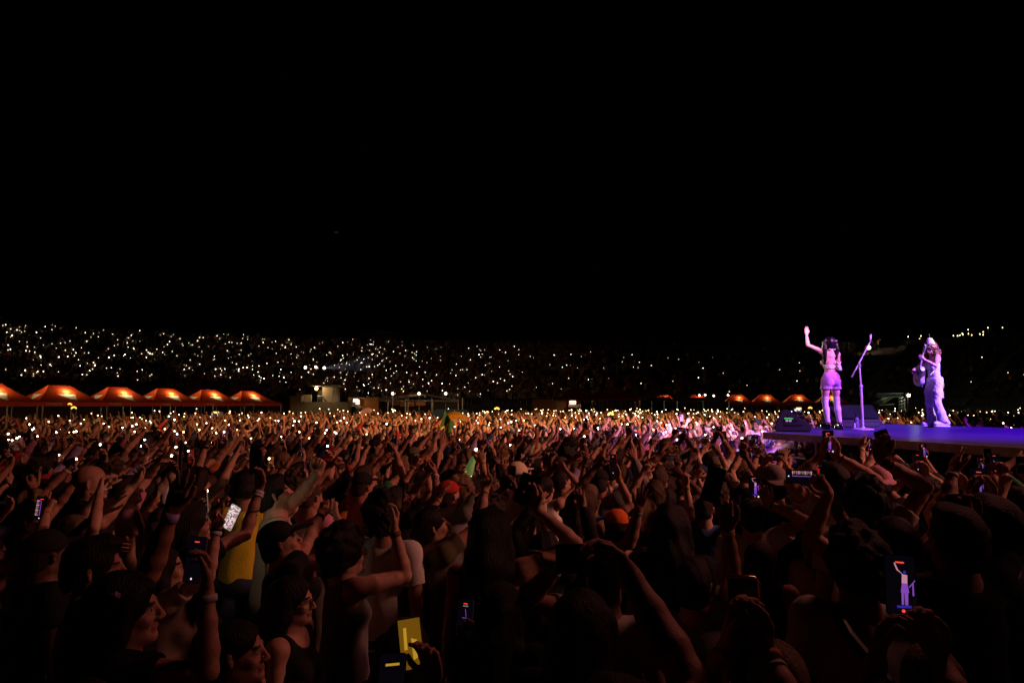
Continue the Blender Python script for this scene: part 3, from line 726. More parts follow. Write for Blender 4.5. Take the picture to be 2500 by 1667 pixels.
def domed_sign(u, vv, d, label):
    e = empty("domed_sign", P(u, vv, d)); r = 8.2 * d / FPX
    m = MB(); n = 14; poly = [(r * math.cos(math.pi * i / n), r * 0.35 + r * 0.55 * math.sin(math.pi * i / n)) for i in range(n + 1)] + [(-r, -r * 0.75), (r, -r * 0.75)]
    Mx = Matrix.Rotation(math.pi / 2, 4, 'X')
    MB().prism([(x * 1.12, y * 1.12) for x, y in poly], -0.02, 0.1, Matrix.Translation((0, 0.14, 0)) @ Mx).build("frame", mat("red_sign_frame", (0.3, 0.03, 0.02)), e)
    MB().prism(poly, 0.0, 0.06, Matrix.Translation((0, 0.0, 0)) @ Mx).build("panel", SIGNW, e)
    text_obj("lettering", "ASEOS", r * 0.52, Matrix.Translation((0, -0.075, -r * 0.25)) @ Mx, SIGNR, e)
    m = MB(); m.box((0, -0.45, r * 1.05), (r * 0.9, 0.16, 0.12)); h_ = m.build("lamp_housing", METAL, e)
    MB().box((0, -0.45, r * 1.05 - 0.075), (r * 0.8, 0.12, 0.02)).build("tube", WARMLAMP, h_)
    lamp("sign_lamp", 'POINT', (0, -0.5, r * 0.9), None, 30, (1.0, 0.75, 0.5), 0.1, parent=e)
    return tag(e, label, "sign")
ow = empty("ochre_wall", P(870, 990, 57)); ow.location.z = 0
slab(ow, 57, 850, 971.5, 922, 1000, 0.4, "panel", OCHRE, full=True)
slab(ow, 57, 849, 969.8, 923, 971.4, 0.6, "coping", CREAM, yoff=-0.1)
tag(ow, "ochre painted wall carrying the smaller lit round topped sign", "wall")
domed_sign(870, 981, 56.6, "lit round topped sign on the ochre wall beside the gabled steel shelter")
tw = empty("tan_wall", P(1390, 990, 72)); tw.location.z = 0
slab(tw, 72, 1300, 975, 1414, 990, 0.4, "panel", OCHRE, full=True); slab(tw, 72, 1386, 987.5, 1412, 994, 0.5, "counter", CREAM, yoff=-0.5); slab(tw, 72, 1413, 986, 1418, 994, 0.5, "screen", mat("pale_panel", (0.6, 0.6, 0.6)), yoff=-0.4)
tag(tw, "tan low wall with a pale counter under the lit round topped sign", "wall")
domed_sign(1398, 981, 71.6, "lit round topped sign over the pale counter in front of the dark stand")
for u, lab in ((858, "dark green portable toilet in front of the ochre wall, ramp side"), (870, "dark green portable toilet right under the lit round topped sign")):
    e = empty("portable_toilet", P(u, 990, 55.6)); e.location.z = 0; e.scale = (1, 1, 0.98)
    MB().box((0, 0, 1.05), (0.98, 1.0, 2.1)).build("cabin", GREENP, e, bevel=0.03); MB().prism([(-0.52, 0), (0.52, 0), (0.4, 0.14), (0.12, 0.22), (-0.12, 0.22), (-0.4, 0.14)], -0.53, 0.53, Matrix.Translation((0, 0, 2.1)) @ Matrix.Rotation(math.pi / 2, 4, 'X')).build("roof", mat("pale_roof", (0.5, 0.5, 0.42)), e)
    MB().box((0, -0.52, 1.0), (0.7, 0.03, 1.8)).build("door", GREENP, e, bevel=0.01)
    tag(e, lab, "portable toilet", "portable toilets")

# gabled steel shelter
sh = empty("steel_shelter", P(1020, 990, 58)); sh.location.z = 0
sp = lambda u, vv, dy=0.0: P(u, vv, 58 + dy * 0) - sh.location + Vector((0, dy, 0))
TUBE = mat("galvanised_tube", (0.55, 0.5, 0.45), rough=0.4, metal=0.6)
for u, dy in ((921, 0), (990, 0), (1056, 0), (1119, 0), (921, 5), (974, 5), (1037, 5), (1098, 5), (1119, 5)):
    a_ = sp(u, 977, dy); MB().tube([(a_.x, dy, 0), (a_.x, dy, a_.z + (0.25 if dy else 0.1))], 0.06, 6).build("post", TUBE, sh)
MB().tube([sp(915, 977.3), sp(1120, 979)], 0.09, 6).build("beam", TUBE, sh)
g = MB(); 
for dy in (0, 2.5, 5): g.tube([sp(918, 975.5, dy), sp(1022, 960.5, dy), sp(1112, 977, dy)], 0.05, 6)
for t_ in (0.25, 0.5, 0.75, 1.0):
    for a_, c_ in ((sp(918, 975.5), sp(1022, 960.5)),): q_ = a_.lerp(c_, t_); g.tube([q_, q_ + Vector((0, 5, 0))], 0.04, 5)
g.build("rafter", TUBE, sh)
m = MB(); a_, c_, d_, e_ = sp(922, 974), sp(1020, 960.5), sp(1020, 960.5, 5), sp(922, 974, 5)
m.add([a_, c_, d_, e_] + [q_ + Vector((0, 0, .05)) for q_ in (a_, c_, d_, e_)], [(0, 1, 2, 3), (7, 6, 5, 4), (0, 4, 5, 1), (1, 5, 6, 2), (2, 6, 7, 3), (3, 7, 4, 0)]); m.build("roof_sheet", mat("shelter_roof", (0.3, 0.25, 0.15), noise=0.2, rough=0.8), sh)
for u0, u1, vv0, vv1, m_, nm in ((924, 950, 978, 988, OCHRE, "panel"), (952, 990, 978, 992, OCHRE, "panel"), (994, 1020, 980, 990, OCHRE, "panel"), (1058, 1117, 980, 1004, mat("dark_sheet", (0.012, 0.014, 0.018)), "sheet"), (888, 920, 977, 1004, mat("grey_sheet", (0.05, 0.055, 0.05), noise=.2), "sheet")):
    a_, c_ = sp(u0, vv0, 5.2), sp(u1, vv1, 5.2); dy = 5.2 if nm == "panel" else 0.2
    MB().box(((a_.x + c_.x) / 2, dy, (a_.z + (c_.z if nm == "panel" else 0)) / 2), (c_.x - a_.x, 0.06, a_.z - (c_.z if nm == "panel" else 0))).build(nm, m_, sh)
MB().box((0.5, 4.4, 0.55), (6.5, 0.7, 1.1)).build("counter", OCHRE, sh, bevel=0.02)
lamp("shelter_lamp", 'POINT', (0, 2.5, 2.9), None, 40, (1.0, 0.6, 0.3), 0.3, parent=sh)
tag(sh, "open steel tube shelter with a low gable roof and ochre panels", "shelter")
for u, lab in ((958.6, "round warm globe lamp above the sloping sheet roof of the steel shelter"), (1023, "round warm globe lamp at the ridge of the steel shelter"), (1088, "round warm globe lamp over the dark sheeted end of the steel shelter")):
    e = empty("globe_lamp", P(u, 960.5, 56.5)); m = MB(); ball(m, (0, 0, 0), 0.1, 12)
    m = MB(); m.lathe([(0.105 * math.cos(t) + 1e-4, 0.105 * math.sin(t)) for t in [-math.pi / 2 + math.pi * k_ / 8 for k_ in range(9)]], (0, 0, 0), 12); m.build("globe", mat("globe_glow", (1, 1, 1), emis=(1.0, 0.8, 0.5), estr=9), e, smooth=True)
    MB().tube([(0, 0.12, -e.location.z), (0, 0.12, 0.1)], 0.03, 6).build("pole", METAL, e)
    tag(e, lab, "lamp", "globe lamps on the steel shelter")
# black shelter to the right
bs = empty("black_shelter", P(1685, 990, 66)); bs.location.z = 0
slab(bs, 66, 1588, 979, 1778, 1000, 5, "side_wall", mat("black_sheet", (0.01, 0.01, 0.013), rough=0.9), full=True)
g = MB(); Q = lambda u, vv, dy=0.0: P(u, vv, 66) - bs.location + Vector((0, dy, 0))
for (x0, y0, x1, y1, x2, y2) in ((1590, 979, 1632, 968, 1650, 977.5), (1650, 978, 1715, 969.5, 1779, 977.5)):
    p3 = [Q(x0, y0), Q(x1, y1), Q(x2, y2)]; g.add(p3 + [q_ + Vector((0, 5.2, 0)) for q_ in p3], [(0, 1, 2), (5, 4, 3), (0, 3, 4, 1), (1, 4, 5, 2), (2, 5, 3, 0)])
g.build("roof", mat("black_sheet", (0.01, 0.01, 0.013)), bs)
for u in (1590, 1620, 1652, 1715, 1778): a_ = Q(u, 978.5); MB().tube([(a_.x, -0.1, 0), (a_.x, -0.1, a_.z)], 0.05, 6).build("post", METAL, bs)
for u, vv in ((1704, 965), (1718, 964), (1739, 966), (1773.5, 965)):
    c = Q(u, vv, -0.4); m = MB(); m.box(c + Vector((0, .1, 0)), (0.34, 0.3, 0.3)); h_ = m.build("spotlight", BLACKP, bs, bevel=0.02); m = MB(); ball(m, c + Vector((0, -.12, 0)), 0.075, 8); m.build("bulb", WARMLAMP, h_, smooth=True)
tag(bs, "long black sheeted shelter with low gables and small spotlights on top", "shelter")
# lit booth under the canopy, blue tent, yellow umbrella, flag, fans, red posts
e = empty("lit_kiosk", P(1945, 990, 71)); e.location.z = 0
MB().box((0, 0, 1.05), (0.9, 0.5, 2.1)).build("cabinet", mat("pale_panel", (0.6, 0.6, 0.6)), e, bevel=0.02); MB().box((0, -0.27, 1.5), (0.75, 0.03, 0.9)).build("screen", mat("cool_screen", (1, 1, 1), emis=(0.6, 0.75, 1.0), estr=0.8), e); MB().box((0.1, -0.27, 2.03), (0.5, 0.03, 0.12)).build("top_light", mat("amber_strip", (1, 1, 1), emis=(1.0, 0.6, 0.15), estr=2.2), e)
tag(e, "pale upright kiosk with a cool lit screen below the canopy nearest the singer", "kiosk")
e = empty("lit_kiosk", P(531, 992, 45.5)); e.location.z = 0
MB().box((0, 0, 0.95), (0.6, 0.5, 1.9)).build("cabinet", mat("pale_panel", (0.6, 0.6, 0.6)), e, bevel=0.02); MB().box((0, -0.27, 1.45), (0.45, 0.03, 0.7)).build("screen", mat("cool_screen", (1, 1, 1)), e); MB().box((0, -0.27, 1.87), (0.4, 0.03, 0.1)).build("top_light", mat("amber_strip", (1, 1, 1)), e)
tag(e, "narrow kiosk with a cool lit screen below the fifth canopy of the long row", "kiosk")
def dome_tent(u, d, w_, h_, m_, label, cat, name, zb=0.0):
    e = empty(name, P(u, 1000, d)); e.location.z = zb; V = [(-w_ / 2, -w_ / 2, 0), (w_ / 2, -w_ / 2, 0), (w_ / 2, w_ / 2, 0), (-w_ / 2, w_ / 2, 0), (-w_ * .3, 0, h_), (w_ * .32, 0, h_ * .96)]
    mesh_obj("fabric", V, [(0, 1, 5, 4), (1, 2, 5), (2, 3, 4, 5), (3, 0, 4), (3, 2, 1, 0)], m_, e, smooth=False)
    for a_, b_ in ((-1, -1), (1, -1)): MB().tube([(a_ * w_ * .48, b_ * w_ * .48, -zb), (a_ * w_ * .48, b_ * w_ * .48, 0.05)], 0.03, 6).build("leg", METAL, e)
    return tag(e, label, cat)
dome_tent(1101, 42, 3.0, 0.65, mat("blue_fabric", (0.05, 0.13, 0.24), rough=0.6, trans=0.3), "dull blue pop up tent top in the crowd before the steel shelter", "tent", "blue_tent", 1.45)
e = empty("yellow_umbrella", P(1110, 1010, 34)); e.location.z = 0
MB().lathe([(0.85, 1.5), (0.8, 1.66), (0.55, 1.88), (0.25, 2.0), (0.02, 2.04)], (0, 0, 0), 10).build("cover", mat("amber_fabric", (0.6, 0.28, 0.02), trans=0.3), e); MB().tube([(0, 0, 0.8), (0, 0, 2.1)], 0.015, 6).build("shaft", METAL, e)
tag(e, "amber yellow umbrella open in the crowd below the blue tent", "umbrella")
# flag
e = empty("flag", P(1068, 1030, 18)); e.location.z = 1.2
FG = mat("flag_green", (0.03, 0.12, 0.03), rough=0.8, trans=0.2); FY = mat("flag_yellow", (0.5, 0.4, 0.05), rough=0.8); FB = mat("flag_blue", (0.02, 0.03, 0.2))
a_, b_ = Vector((-0.05, 0, 0.2)), Vector((0.19, 0, 1.0))
MB().tube([Vector((-0.16, 0, -.2)), Vector((0.2, 0, 1.02))], 0.012, 6).build("pole", METAL, e)
n = 10; V = []; up = (b_ - a_)
for i in range(n + 1):
    for j in range(n + 1):
        V.append(a_ + up * (j / n) + Vector((0.28 * i / n, -0.06 * math.sin(i * .9 + j * .3), -0.55 * (i / n) * (1 - .3 * j / n))))
cl = mesh_obj("cloth", V, [(i * (n + 1) + j, (i + 1) * (n + 1) + j, (i + 1) * (n + 1) + j + 1, i * (n + 1) + j + 1) for i in range(n) for j in range(n)], FG, e)
def fp(s, t): i, j = s * n, t * n; return a_ + up * t + Vector((0.28 * s, -0.06 * math.sin(i * .9 + j * .3) - 0.012, -0.55 * s * (1 - .3 * t)))
rh = [fp(.1, .5), fp(.5, .12), fp(.9, .5), fp(.5, .88), fp(.5, .5), fp(.3, .3), fp(.7, .3), fp(.7, .7), fp(.3, .7)]
mesh_obj("rhombus", rh, [(0, 5, 4, 8), (5, 1, 6, 4), (4, 6, 2, 7), (8, 4, 7, 3)], FY, cl, smooth=False)
mesh_obj("disc", [fp(.5 + .14 * math.cos(t), .5 + .14 * math.sin(t)) + Vector((0, -0.008, 0)) for t in np.linspace(0, 6.28, 13)[:-1]], [tuple(range(12))], FB, cl, smooth=False)
tag(e, "green flag with yellow rhombus on a slanted pole held above the crowd", "flag")
# hand fans
def hand_fan(u, vv, d, r, m_, a0, a1, n, label, gap=0.0, hub=0.25):
    e = empty("hand_fan", P(u, vv, d)); g = MB()
    for i in range(n):
        t0 = a0 + (a1 - a0) * (i + gap) / n; t1 = a0 + (a1 - a0) * (i + 1 - gap) / n; zf = 0.012 * (i % 2) * (0 if gap else 1)
        q_ = [(math.cos(t) * rr_, dz, math.sin(t) * rr_) for dz in (zf, zf + 0.004) for t, rr_ in ((t0, r * hub), (t0, r), (t1, r), (t1, r * hub))]
        g.add(q_, [(0, 1, 2, 3), (7, 6, 5, 4), (0, 4, 5, 1), (1, 5, 6, 2), (2, 6, 7, 3), (3, 7, 4, 0)])
    g.build("leaf", m_, e)
    MB().tube([(0, 0.0, -r * 0.15), (0, 0, r * hub)], r * 0.05, 6).build("handle", BLACKP, e)
    return tag(e, label, "hand fan")
AMB = mat("amber_led", (1, 1, 1), emis=(1.0, 0.55, 0.05), estr=2.6)
hand_fan(897, 1017, 20, 0.25, mat("pink_paper", (0.75, 0.5, 0.42), rough=0.8), 0.9, 2.9, 22, "open pale pink folding fan held up before the grey sheeted shelter end", hub=0.45)
hand_fan(170, 990, 22, 0.085, AMB, 0.2, 2.6, 7, "amber glowing fan, upper of two under the largest orange canopy", gap=0.2, hub=0.5)
hand_fan(180, 1000, 22, 0.11, AMB, 0.4, 2.8, 8, "amber glowing fan, lower of two under the largest orange canopy", gap=0.2, hub=0.55)
hand_fan(1491, 1014, 26, 0.13, AMB, 0.15, 3.0, 10, "amber glowing fan in the crowd under the dark red canopy", gap=0.18, hub=0.35)
hand_fan(1978, 999, 30, 0.11, AMB, 0.3, 2.7, 7, "amber glowing fan in the crowd behind the leg of the waving singer", gap=0.2, hub=0.5)
hand_fan(1213, 1001, 30, 0.13, AMB, 0.3, 2.8, 8, "amber glowing fan low in the dense band of phone lights", gap=0.15, hub=0.45)
# drone: two green lights high in the sky
e = empty("drone", P(821, 567, 90)); MB().box((0, 0, 0), (0.3, 0.2, 0.1)).build("body", BLACKP, e, bevel=0.02)
for s_ in (-1, 1):
    am = MB().tube([(0, 0, 0), (s_ * 0.16, 0, 0.02)], 0.012, 6).build("arm", BLACKP, e); m = MB(); ball(m, (s_ * 0.15, -0.03, -0.03), 0.035, 8); m.build("light", mat("green_led", (0, 1, 0), emis=(0.03, 0.8, 0.12), estr=0.5), am, smooth=True)
    MB().lathe([(0.01, 0.03), (0.09, 0.035), (0.01, 0.04)], (s_ * 0.16, 0, 0), 12).build("rotor", BLACKP, am)
tag(e, "tiny drone with two green lights high in the black sky", "drone")

# follow spots on the mid stand with one visible beam
for u, vv, lab in ((746, 897, "follow spot lamp on the stand, farthest from the beam"), (771, 896.5, "follow spot lamp on the stand, middle of three"), (792, 898, "follow spot lamp on the stand where the pale beam starts")):
    e = empty("follow_spot", P(u, vv, 84)); MB().box((0, .35, 0), (0.5, 0.7, 0.5)).build("housing", BLACKP, e, bevel=0.04); MB().tube([(0, .3, -2.2), (0, .3, -0.2)], 0.05, 6).build("stand", METAL, e)
    MB().lathe([(0.15, 0), (0.17, 0.05), (0.02, 0.1)], (0, 0, 0), 14, Matrix.Rotation(math.pi / 2, 3, 'X')).build("lens", mat("follow_lens", (1, 1, 1), emis=(1.0, 0.9, 0.72), estr=7), e); tag(e, lab, "follow spot", "follow spots")
bm_a, bm_b = P(794, 898, 83.5), P(905, 887, 80)
g = MB(); ax = (bm_b - bm_a); g.tube([bm_a, bm_a + ax], [0.12, 1.15], 20)
hz = bpy.data.materials.new("haze_air"); hz.use_nodes = True; nt = hz.node_tree; nt.nodes.remove(nt.nodes["Principled BSDF"]); pv = nt.nodes.new("ShaderNodeVolumePrincipled"); pv.inputs["Density"].default_value = 0.03; pv.inputs["Color"].default_value = (0.8, 0.85, 1, 1)
pv.inputs["Emission Strength"].default_value = 0.0
nt.links.new(pv.outputs[0], nt.nodes["Material Output"].inputs["Volume"])
o = g.build("haze", hz); tag(o, "faint pale beam of smoke crossing the stand from the follow spot", "light beam", kind="stuff")
lamp("beam_lamp", 'SPOT', bm_a - ax.normalized() * .3, bm_b, 900, (0.75, 0.82, 1.0), 0.05, 20, 0.3)
# ---------------------------------------------------------------- stage
SZ = 1.89
A_ = Vector((4.25, 11.6)); B_ = Vector((5.52, 7.36)); C_ = Vector((8.95, 17.5)); D_ = Vector((10.1, 13.4))
E1 = B_ + (B_ - A_) * 1.9; E2 = Vector((14.5, -0.5)); E3 = D_ + (D_ - C_) * 1.6
POLY = [A_, B_, E1, E2, E3, D_, C_]
def in_stage(x, y, pad=0.0):
    inside = False; n = len(POLY)
    for i in range(n):
        a, b = POLY[i], POLY[(i + 1) % n]
        if (a.y > y) != (b.y > y) and x < (b.x - a.x) * (y - a.y) / (b.y - a.y) + a.x: inside = not inside
    if inside: return True
    if pad:
        for i in range(n):
            a, b = POLY[i], POLY[(i + 1) % n]; d = b - a; t = max(0, min(1, ((x - a.x) * d.x + (y - a.y) * d.y) / d.length_squared))
            if (Vector((x, y)) - a - d * t).length < pad: return True
    return False
DECK = mat("stage_deck", (0.085, 0.06, 0.19), rough=0.36, noise=0.25, nscale=3, bump=0.25, bscale=12, stretch=(1, 0.15, 1))
FASC = mat("scuffed_aluminium", (0.5, 0.47, 0.45), rough=0.45, metal=0.5, noise=0.3, nscale=7, bump=0.3, bscale=40)
stg = empty("stage", (A_.x, A_.y, 0)); loc2 = lambda p: (p[0] - A_.x, p[1] - A_.y)
MB().prism([loc2(p) for p in POLY], SZ - 0.045, SZ).build("deck", DECK, stg)
g = MB()
for i in range(len(POLY)):
    a, b = POLY[i], POLY[(i + 1) % len(POLY)]; d = (b - a); n_ = Vector((d.y, -d.x)).normalized() * 0.02
    for t0, t1 in [(k / max(1, round(d.length / 2.0)), (k + 1) / max(1, round(d.length / 2.0))) for k in range(max(1, round(d.length / 2.0)))]:
        p0, p1 = a + d * t0 + d.normalized() * 0.008, a + d * t1 - d.normalized() * 0.008; c = (p0 + p1) / 2
        g.box((c.x - A_.x + n_.x * 0, c.y - A_.y, SZ - 0.052), ((p1 - p0).length, 0.05, 0.108), Matrix.Rotation(math.atan2(d.y, d.x), 3, 'Z'))
g.build("edge_beam", FASC, stg, bevel=0.004)
for a, b in ((A_, E1), (A_, C_), (C_, E3)):
    d = b - a; nn = max(2, int(d.length / 2.0))
    for k in range(nn):
        p = a + d * ((k + 0.4) / nn); q = loc2(p + (Vector((6.5, 10)) - p).normalized() * 0.25)
        MB().tube([(q[0], q[1], 0.02), (q[0], q[1], SZ - 0.1)], 0.035, 8).build("leg", METAL, stg)
    for z in (SZ - 0.38, SZ - 0.95):
        i_ = (Vector((6.5, 10)) - (a + b) / 2).normalized() * 0.25; p0, p1 = loc2(a + i_), loc2(b + i_)
        MB().tube([(p0[0], p0[1], z), (p1[0], p1[1], z)], 0.024, 8).build("rail", METAL, stg)
ins = [p + (Vector((8.4, 8.5)) - p).normalized() * 0.8 for p in POLY]
MB().prism([loc2(p) for p in ins], 0.01, SZ - 0.06).build("void_shade", mat("under_deck_shade", (0.006, 0.006, 0.008), rough=1, bump=.5, bscale=8), stg)  # dark block put in for the shade of the void below the deck
tag(stg, "raised walkway stage with violet lit glossy deck and metal edge", "stage")

def monitor(loc, rz, w, h, dp, label, leds=False, scale=1.0):
    """floor wedge: profile in local Y(front)-Z, extruded along X"""
    e = empty("stage_monitor", loc, rz); CAB = mat("monitor_cabinet", (0.028, 0.026, 0.028), rough=0.5, bump=0.4, bscale=120); GR = mat("monitor_grille", (0.015, 0.015, 0.02), rough=0.35, metal=0.4, bump=0.6, bscale=200)
    prof = [(-dp / 2, 0.0), (dp / 2, 0.0), (dp / 2, h * 0.32), (-dp * 0.12, h), (-dp * 0.27, h), (-dp / 2, h * 0.35)]
    Mx = Matrix(((0, 0, 1, 0), (1, 0, 0, 0), (0, 1, 0, 0), (0, 0, 0, 1)))
    MB().prism(prof, -w / 2, w / 2, Mx).build("cabinet", CAB, e, bevel=0.018)
    a, b = Vector((0, dp / 2 - .01, h * 0.36)), Vector((0, -dp * 0.10, h * 0.96)); n = (b - a).cross(Vector((1, 0, 0))).normalized(); n = n if n.z > 0 else -n
    R_ = Matrix((Vector((1, 0, 0)), (b - a).normalized(), n)).transposed()
    MB().box((a + b) / 2 + n * 0.03, (w * 0.93, (b - a).length * 0.98, 0.03), R_).build("grille", GR, e, bevel=0.006)
    MB().box((0, dp / 2 + 0.008, h * 0.3), (w * 0.96, 0.02, 0.014)).build("lip", METAL, e)
    for s_ in (-w / 2 - 0.003, w / 2 + 0.003): MB().prism([(-dp * .28, h * .46), (dp * .16, h * .46), (-dp * .13, h * .78)], s_ - .003, s_ + .003, Mx).build("side_port", mat("port_dark", (0.003, 0.003, 0.004), rough=.9), e)
    for s_ in (-w / 2 - 0.003, w / 2 + 0.003): MB().prism([(-dp * .24, h * .26), (dp * .26, h * .26), (dp * .28, h * .33), (-dp * .22, h * .36)], s_ - .004, s_ + .003, Mx).build("side_handle", mat("port_dark", (0, 0, 0)), e)
    if leds:
        s_ = w / 2 + .006
        MB().prism([(-dp * .24, h * .58), (dp * .02, h * .58), (dp * .0, h * .63), (-dp * .22, h * .64)], s_, s_ + .002, Mx).build("green_display", mat("green_display", (0, 1, 0), emis=(0.05, 0.55, 0.12), estr=0.8), e)
        for q in (-.16, -.07): MB().prism([(dp * q - .02, h * .46), (dp * q + .02, h * .46), (dp * q + .02, h * .54), (dp * q - .02, h * .54)], s_ + .001, s_ + .003, Mx).build("glowing_label", mat("glowing_label", (0.6, 0.55, 0.6), emis=(.7, .6, .75), estr=.35), e)  # labels given emission so that they look lit
    for q in (-1, 1): MB().box((q * w * .35, 0, -0.0), (0.05, dp * .6, 0.012)).build("foot", BLACKP, e)
    return tag(e, label, "stage monitor", "floor monitors on the stage")
p = P(1937, 1053, 12.05); monitor((p.x, p.y, SZ + .006), math.radians(-113), 0.55, 0.37, 0.58, "violet lit floor monitor at the stage corner with green display in its side", leds=True)
p = P(2048, 1041, 14.2); monitor((p.x, p.y, SZ + .006), math.radians(196), 0.5, 0.42, 0.5, "floor monitor right behind the legs of the waving singer")
p = P(2093, 1039, 14.6); monitor((p.x, p.y, SZ + .006), math.radians(172), 0.72, 0.44, 0.62, "wide dark floor monitor with bright lip behind the bottles")
# bottles
def bottle(u, vv, d, h, r, m_, label):
    p = P(u, vv, d); e = empty("bottle", (p.x, p.y, SZ))
    MB().lathe([(r * .92, 0), (r, .01), (r, h * .45), (r * .9, h * .5), (r, h * .56), (r, h * .74), (r * .6, h * .82)], (0, 0, 0), 16).build("flask", m_, e, smooth=True)
    c = MB().lathe([(r * .62, h * .8), (r * .7, h * .84), (r * .66, h * .93), (r * .3, h * .95), (r * .26, h)], (0, 0, 0), 14).build("cap", BLACKP, e); return tag(e, label, "bottle")
bottle(2092, 1043, 13.6, 0.27, 0.042, mat("grey_flask", (0.2, 0.2, 0.25), rough=.35), "tall grey sports bottle with black cap beside the microphone stand foot")
bottle(2086.5, 1043, 13.4, 0.13, 0.024, mat("clear_flask", (0.7, 0.7, 0.75), rough=.2), "small pale water bottle next to the tall grey bottle")
# microphone stand
mp = P(2107, 1047, 12.9); e = empty("microphone_stand", (mp.x, mp.y, SZ)); WH = mat("white_enamel", (0.72, 0.7, 0.75), rough=.3, noise=.08)
MB().lathe([(0.19, 0.0), (0.19, 0.008), (0.175, 0.02), (0.04, 0.035), (0.03, 0.06)], (0, 0, 0), 28).build("base", WH, e, smooth=False)
MB().lathe([(0.022, 0.05), (0.022, 0.78), (0.03, 0.79), (0.03, 0.83), (0.02, 0.84)], (0, 0, 0), 14).build("lower_tube", WH, e)
MB().tube([(0, 0, 0.8), (-0.012, 0, 1.2)], 0.013, 10).build("upper_tube", WH, e)
cl = MB().box((-0.012, 0, 1.21), (0.05, 0.05, 0.07)).build("clutch", METAL, e, bevel=.01); MB().tube([(-0.012, 0, 1.215), (0.05, -.02, 1.23)], 0.01, 8).build("knob", BLACKP, cl)
bx0, bx1 = Vector((-0.17, 0, 0.98)), Vector((0.225, 0.02, 1.66)); u_ = (bx1 - bx0).normalized(); bo = Vector((0, -0.0, 0))
MB().tube([bx0, bx0 + u_ * .16], 0.017, 10).build("counterweight", METAL, e); MB().tube([bx0 + u_ * .1, bx0 + u_ * .47], 0.0135, 10).build("boom", WH, e); MB().tube([bx0 + u_ * .45, bx1], 0.0125, 10).build("boom_arm", WH, e)
MB().lathe([(0.018, 0), (0.018, .03)], bx0 + u_ * .45, 10, u_.to_track_quat('Z', 'Y').to_matrix()).build("collar", METAL, e)
MB().box(bx1 + u_ * .01, (0.03, .03, .05), u_.to_track_quat('Z', 'Y').to_matrix()).build("clip", BLACKP, e)
d_ = Vector((.25, 0.3, .9)).normalized(); mc = MB().lathe([(0.013, -.06), (0.02, .04), (0.024, .06)], bx1 + d_ * .04 + Vector((0, 0, .02)), 12, d_.to_track_quat('Z', 'Y').to_matrix()).build("microphone", WH, e, smooth=True)
MB().lathe([(0.026 * math.cos(t) + 1e-4, 0.03 * math.sin(t)) for t in [-1.5 + 3 * k_ / 6 for k_ in range(7)]], bx1 + d_ * .115 + Vector((0, 0, .02)), 12, d_.to_track_quat('Z', 'Y').to_matrix()).build("mesh_head", METAL, mc, smooth=True)
tag(e, "white boom microphone stand with round base between the two performers", "microphone stand")

# ---------------------------------------------------------------- performers
def facemats(B, v, f, mats_only=False):
    """material index per face: 0 skin, 1 eye white, 2 iris, 3 brow, 4 lip"""
    c = v[f].mean(1); q = (c - B.hc) @ B.HR; idx = np.zeros(len(f), np.int32)
    front = q[:, 1] > 0.06
    for e_ in (-1, 1):
        d = np.sqrt((q[:, 0] - e_ * 0.032) ** 2 * 0.7 + ((q[:, 2] - 0.0) * 1.5) ** 2); idx[front & (d < 0.0105)] = 1; idx[front & (d < 0.0062)] = 2
        br = front & (np.abs(q[:, 0] - e_ * .034) < 0.019) & (np.abs(q[:, 2] - 0.022 + abs(0) ) < 0.0055); idx[br] = 3
    idx[(q[:, 1] > 0.072) & (np.abs(q[:, 0]) < 0.023) & (np.abs(q[:, 2] + 0.063) < 0.0095)] = 4
    return idx
EYEW = mat("eye_white", (0.3, 0.27, 0.24), rough=.35); IRIS = mat("iris", (0.015, 0.01, 0.008), rough=.1); BROW = mat("brow", (0.03, 0.018, 0.012), rough=.8); LIP = mat("lip", (0.42, 0.12, 0.1), rough=.4)
BODYM = [SKIN, EYEW, IRIS, BROW, LIP]
def body_obj(B, h, zmin, color, name="person"):
    v, f = B.body(h, zmin); o = mesh_obj(name, v, f, BODYM, color=color, fmats=facemats(B, v, f)); return o
def fobj(name, F, m, par, color, **k): v, f = F.nets(); return mesh_obj(name, v, f, m, par, color=color, **k)

# waving singer, seen from behind
wp = P(2033, 1048, 12.88); WR = 0.2
B = Body(yaw=-0.25, pitch=0.02, roll=0.05, fem=True, girth=0.9,
         L=dict(w=(-0.33, 0.2, 1.80), e=(-1, -0.3, -0.6), pose='wave', d=(0.12, 0.1, 1), n=(0.2, 1, 0)),
         R=dict(w=(0.06, 0.22, 1.22), e=(0.3, 0.1, -1), pose='fist', d=(-.4, .3, .9), n=(-1, 0, 0)),
         legs={-1: ((-0.115, 0.03, 0.5), (-0.105, -0.02, 0.11)), 1: ((0.13, 0.03, 0.5), (0.155, 0.0, 0.11))})
so = body_obj(B, 0.0065, 0.02, (0.72, 0.42, 0.34)); so.location = (wp.x, wp.y, SZ + 0.012); so.rotation_euler = (0, 0, WR)
tag(so, "dark haired singer in white halter and pink shorts waving one raised arm", "person", "performers on the stage")
v, f = B.hair('short', 0.006, 3); 
F = Field(B.hc - v3(.26, .26, .5), B.hc + v3(.26, .26, .22), 0.006); H, c = B.HR, B.hc
q = lambda x, y, z: c + H @ v3(x, y, z)
F.ell(q(0, -0.025, 0.035), (0.108, 0.118, 0.108), H, 0.02); F.ell(q(0, -0.05, -0.03), (0.09, 0.08, 0.08), H, 0.03)
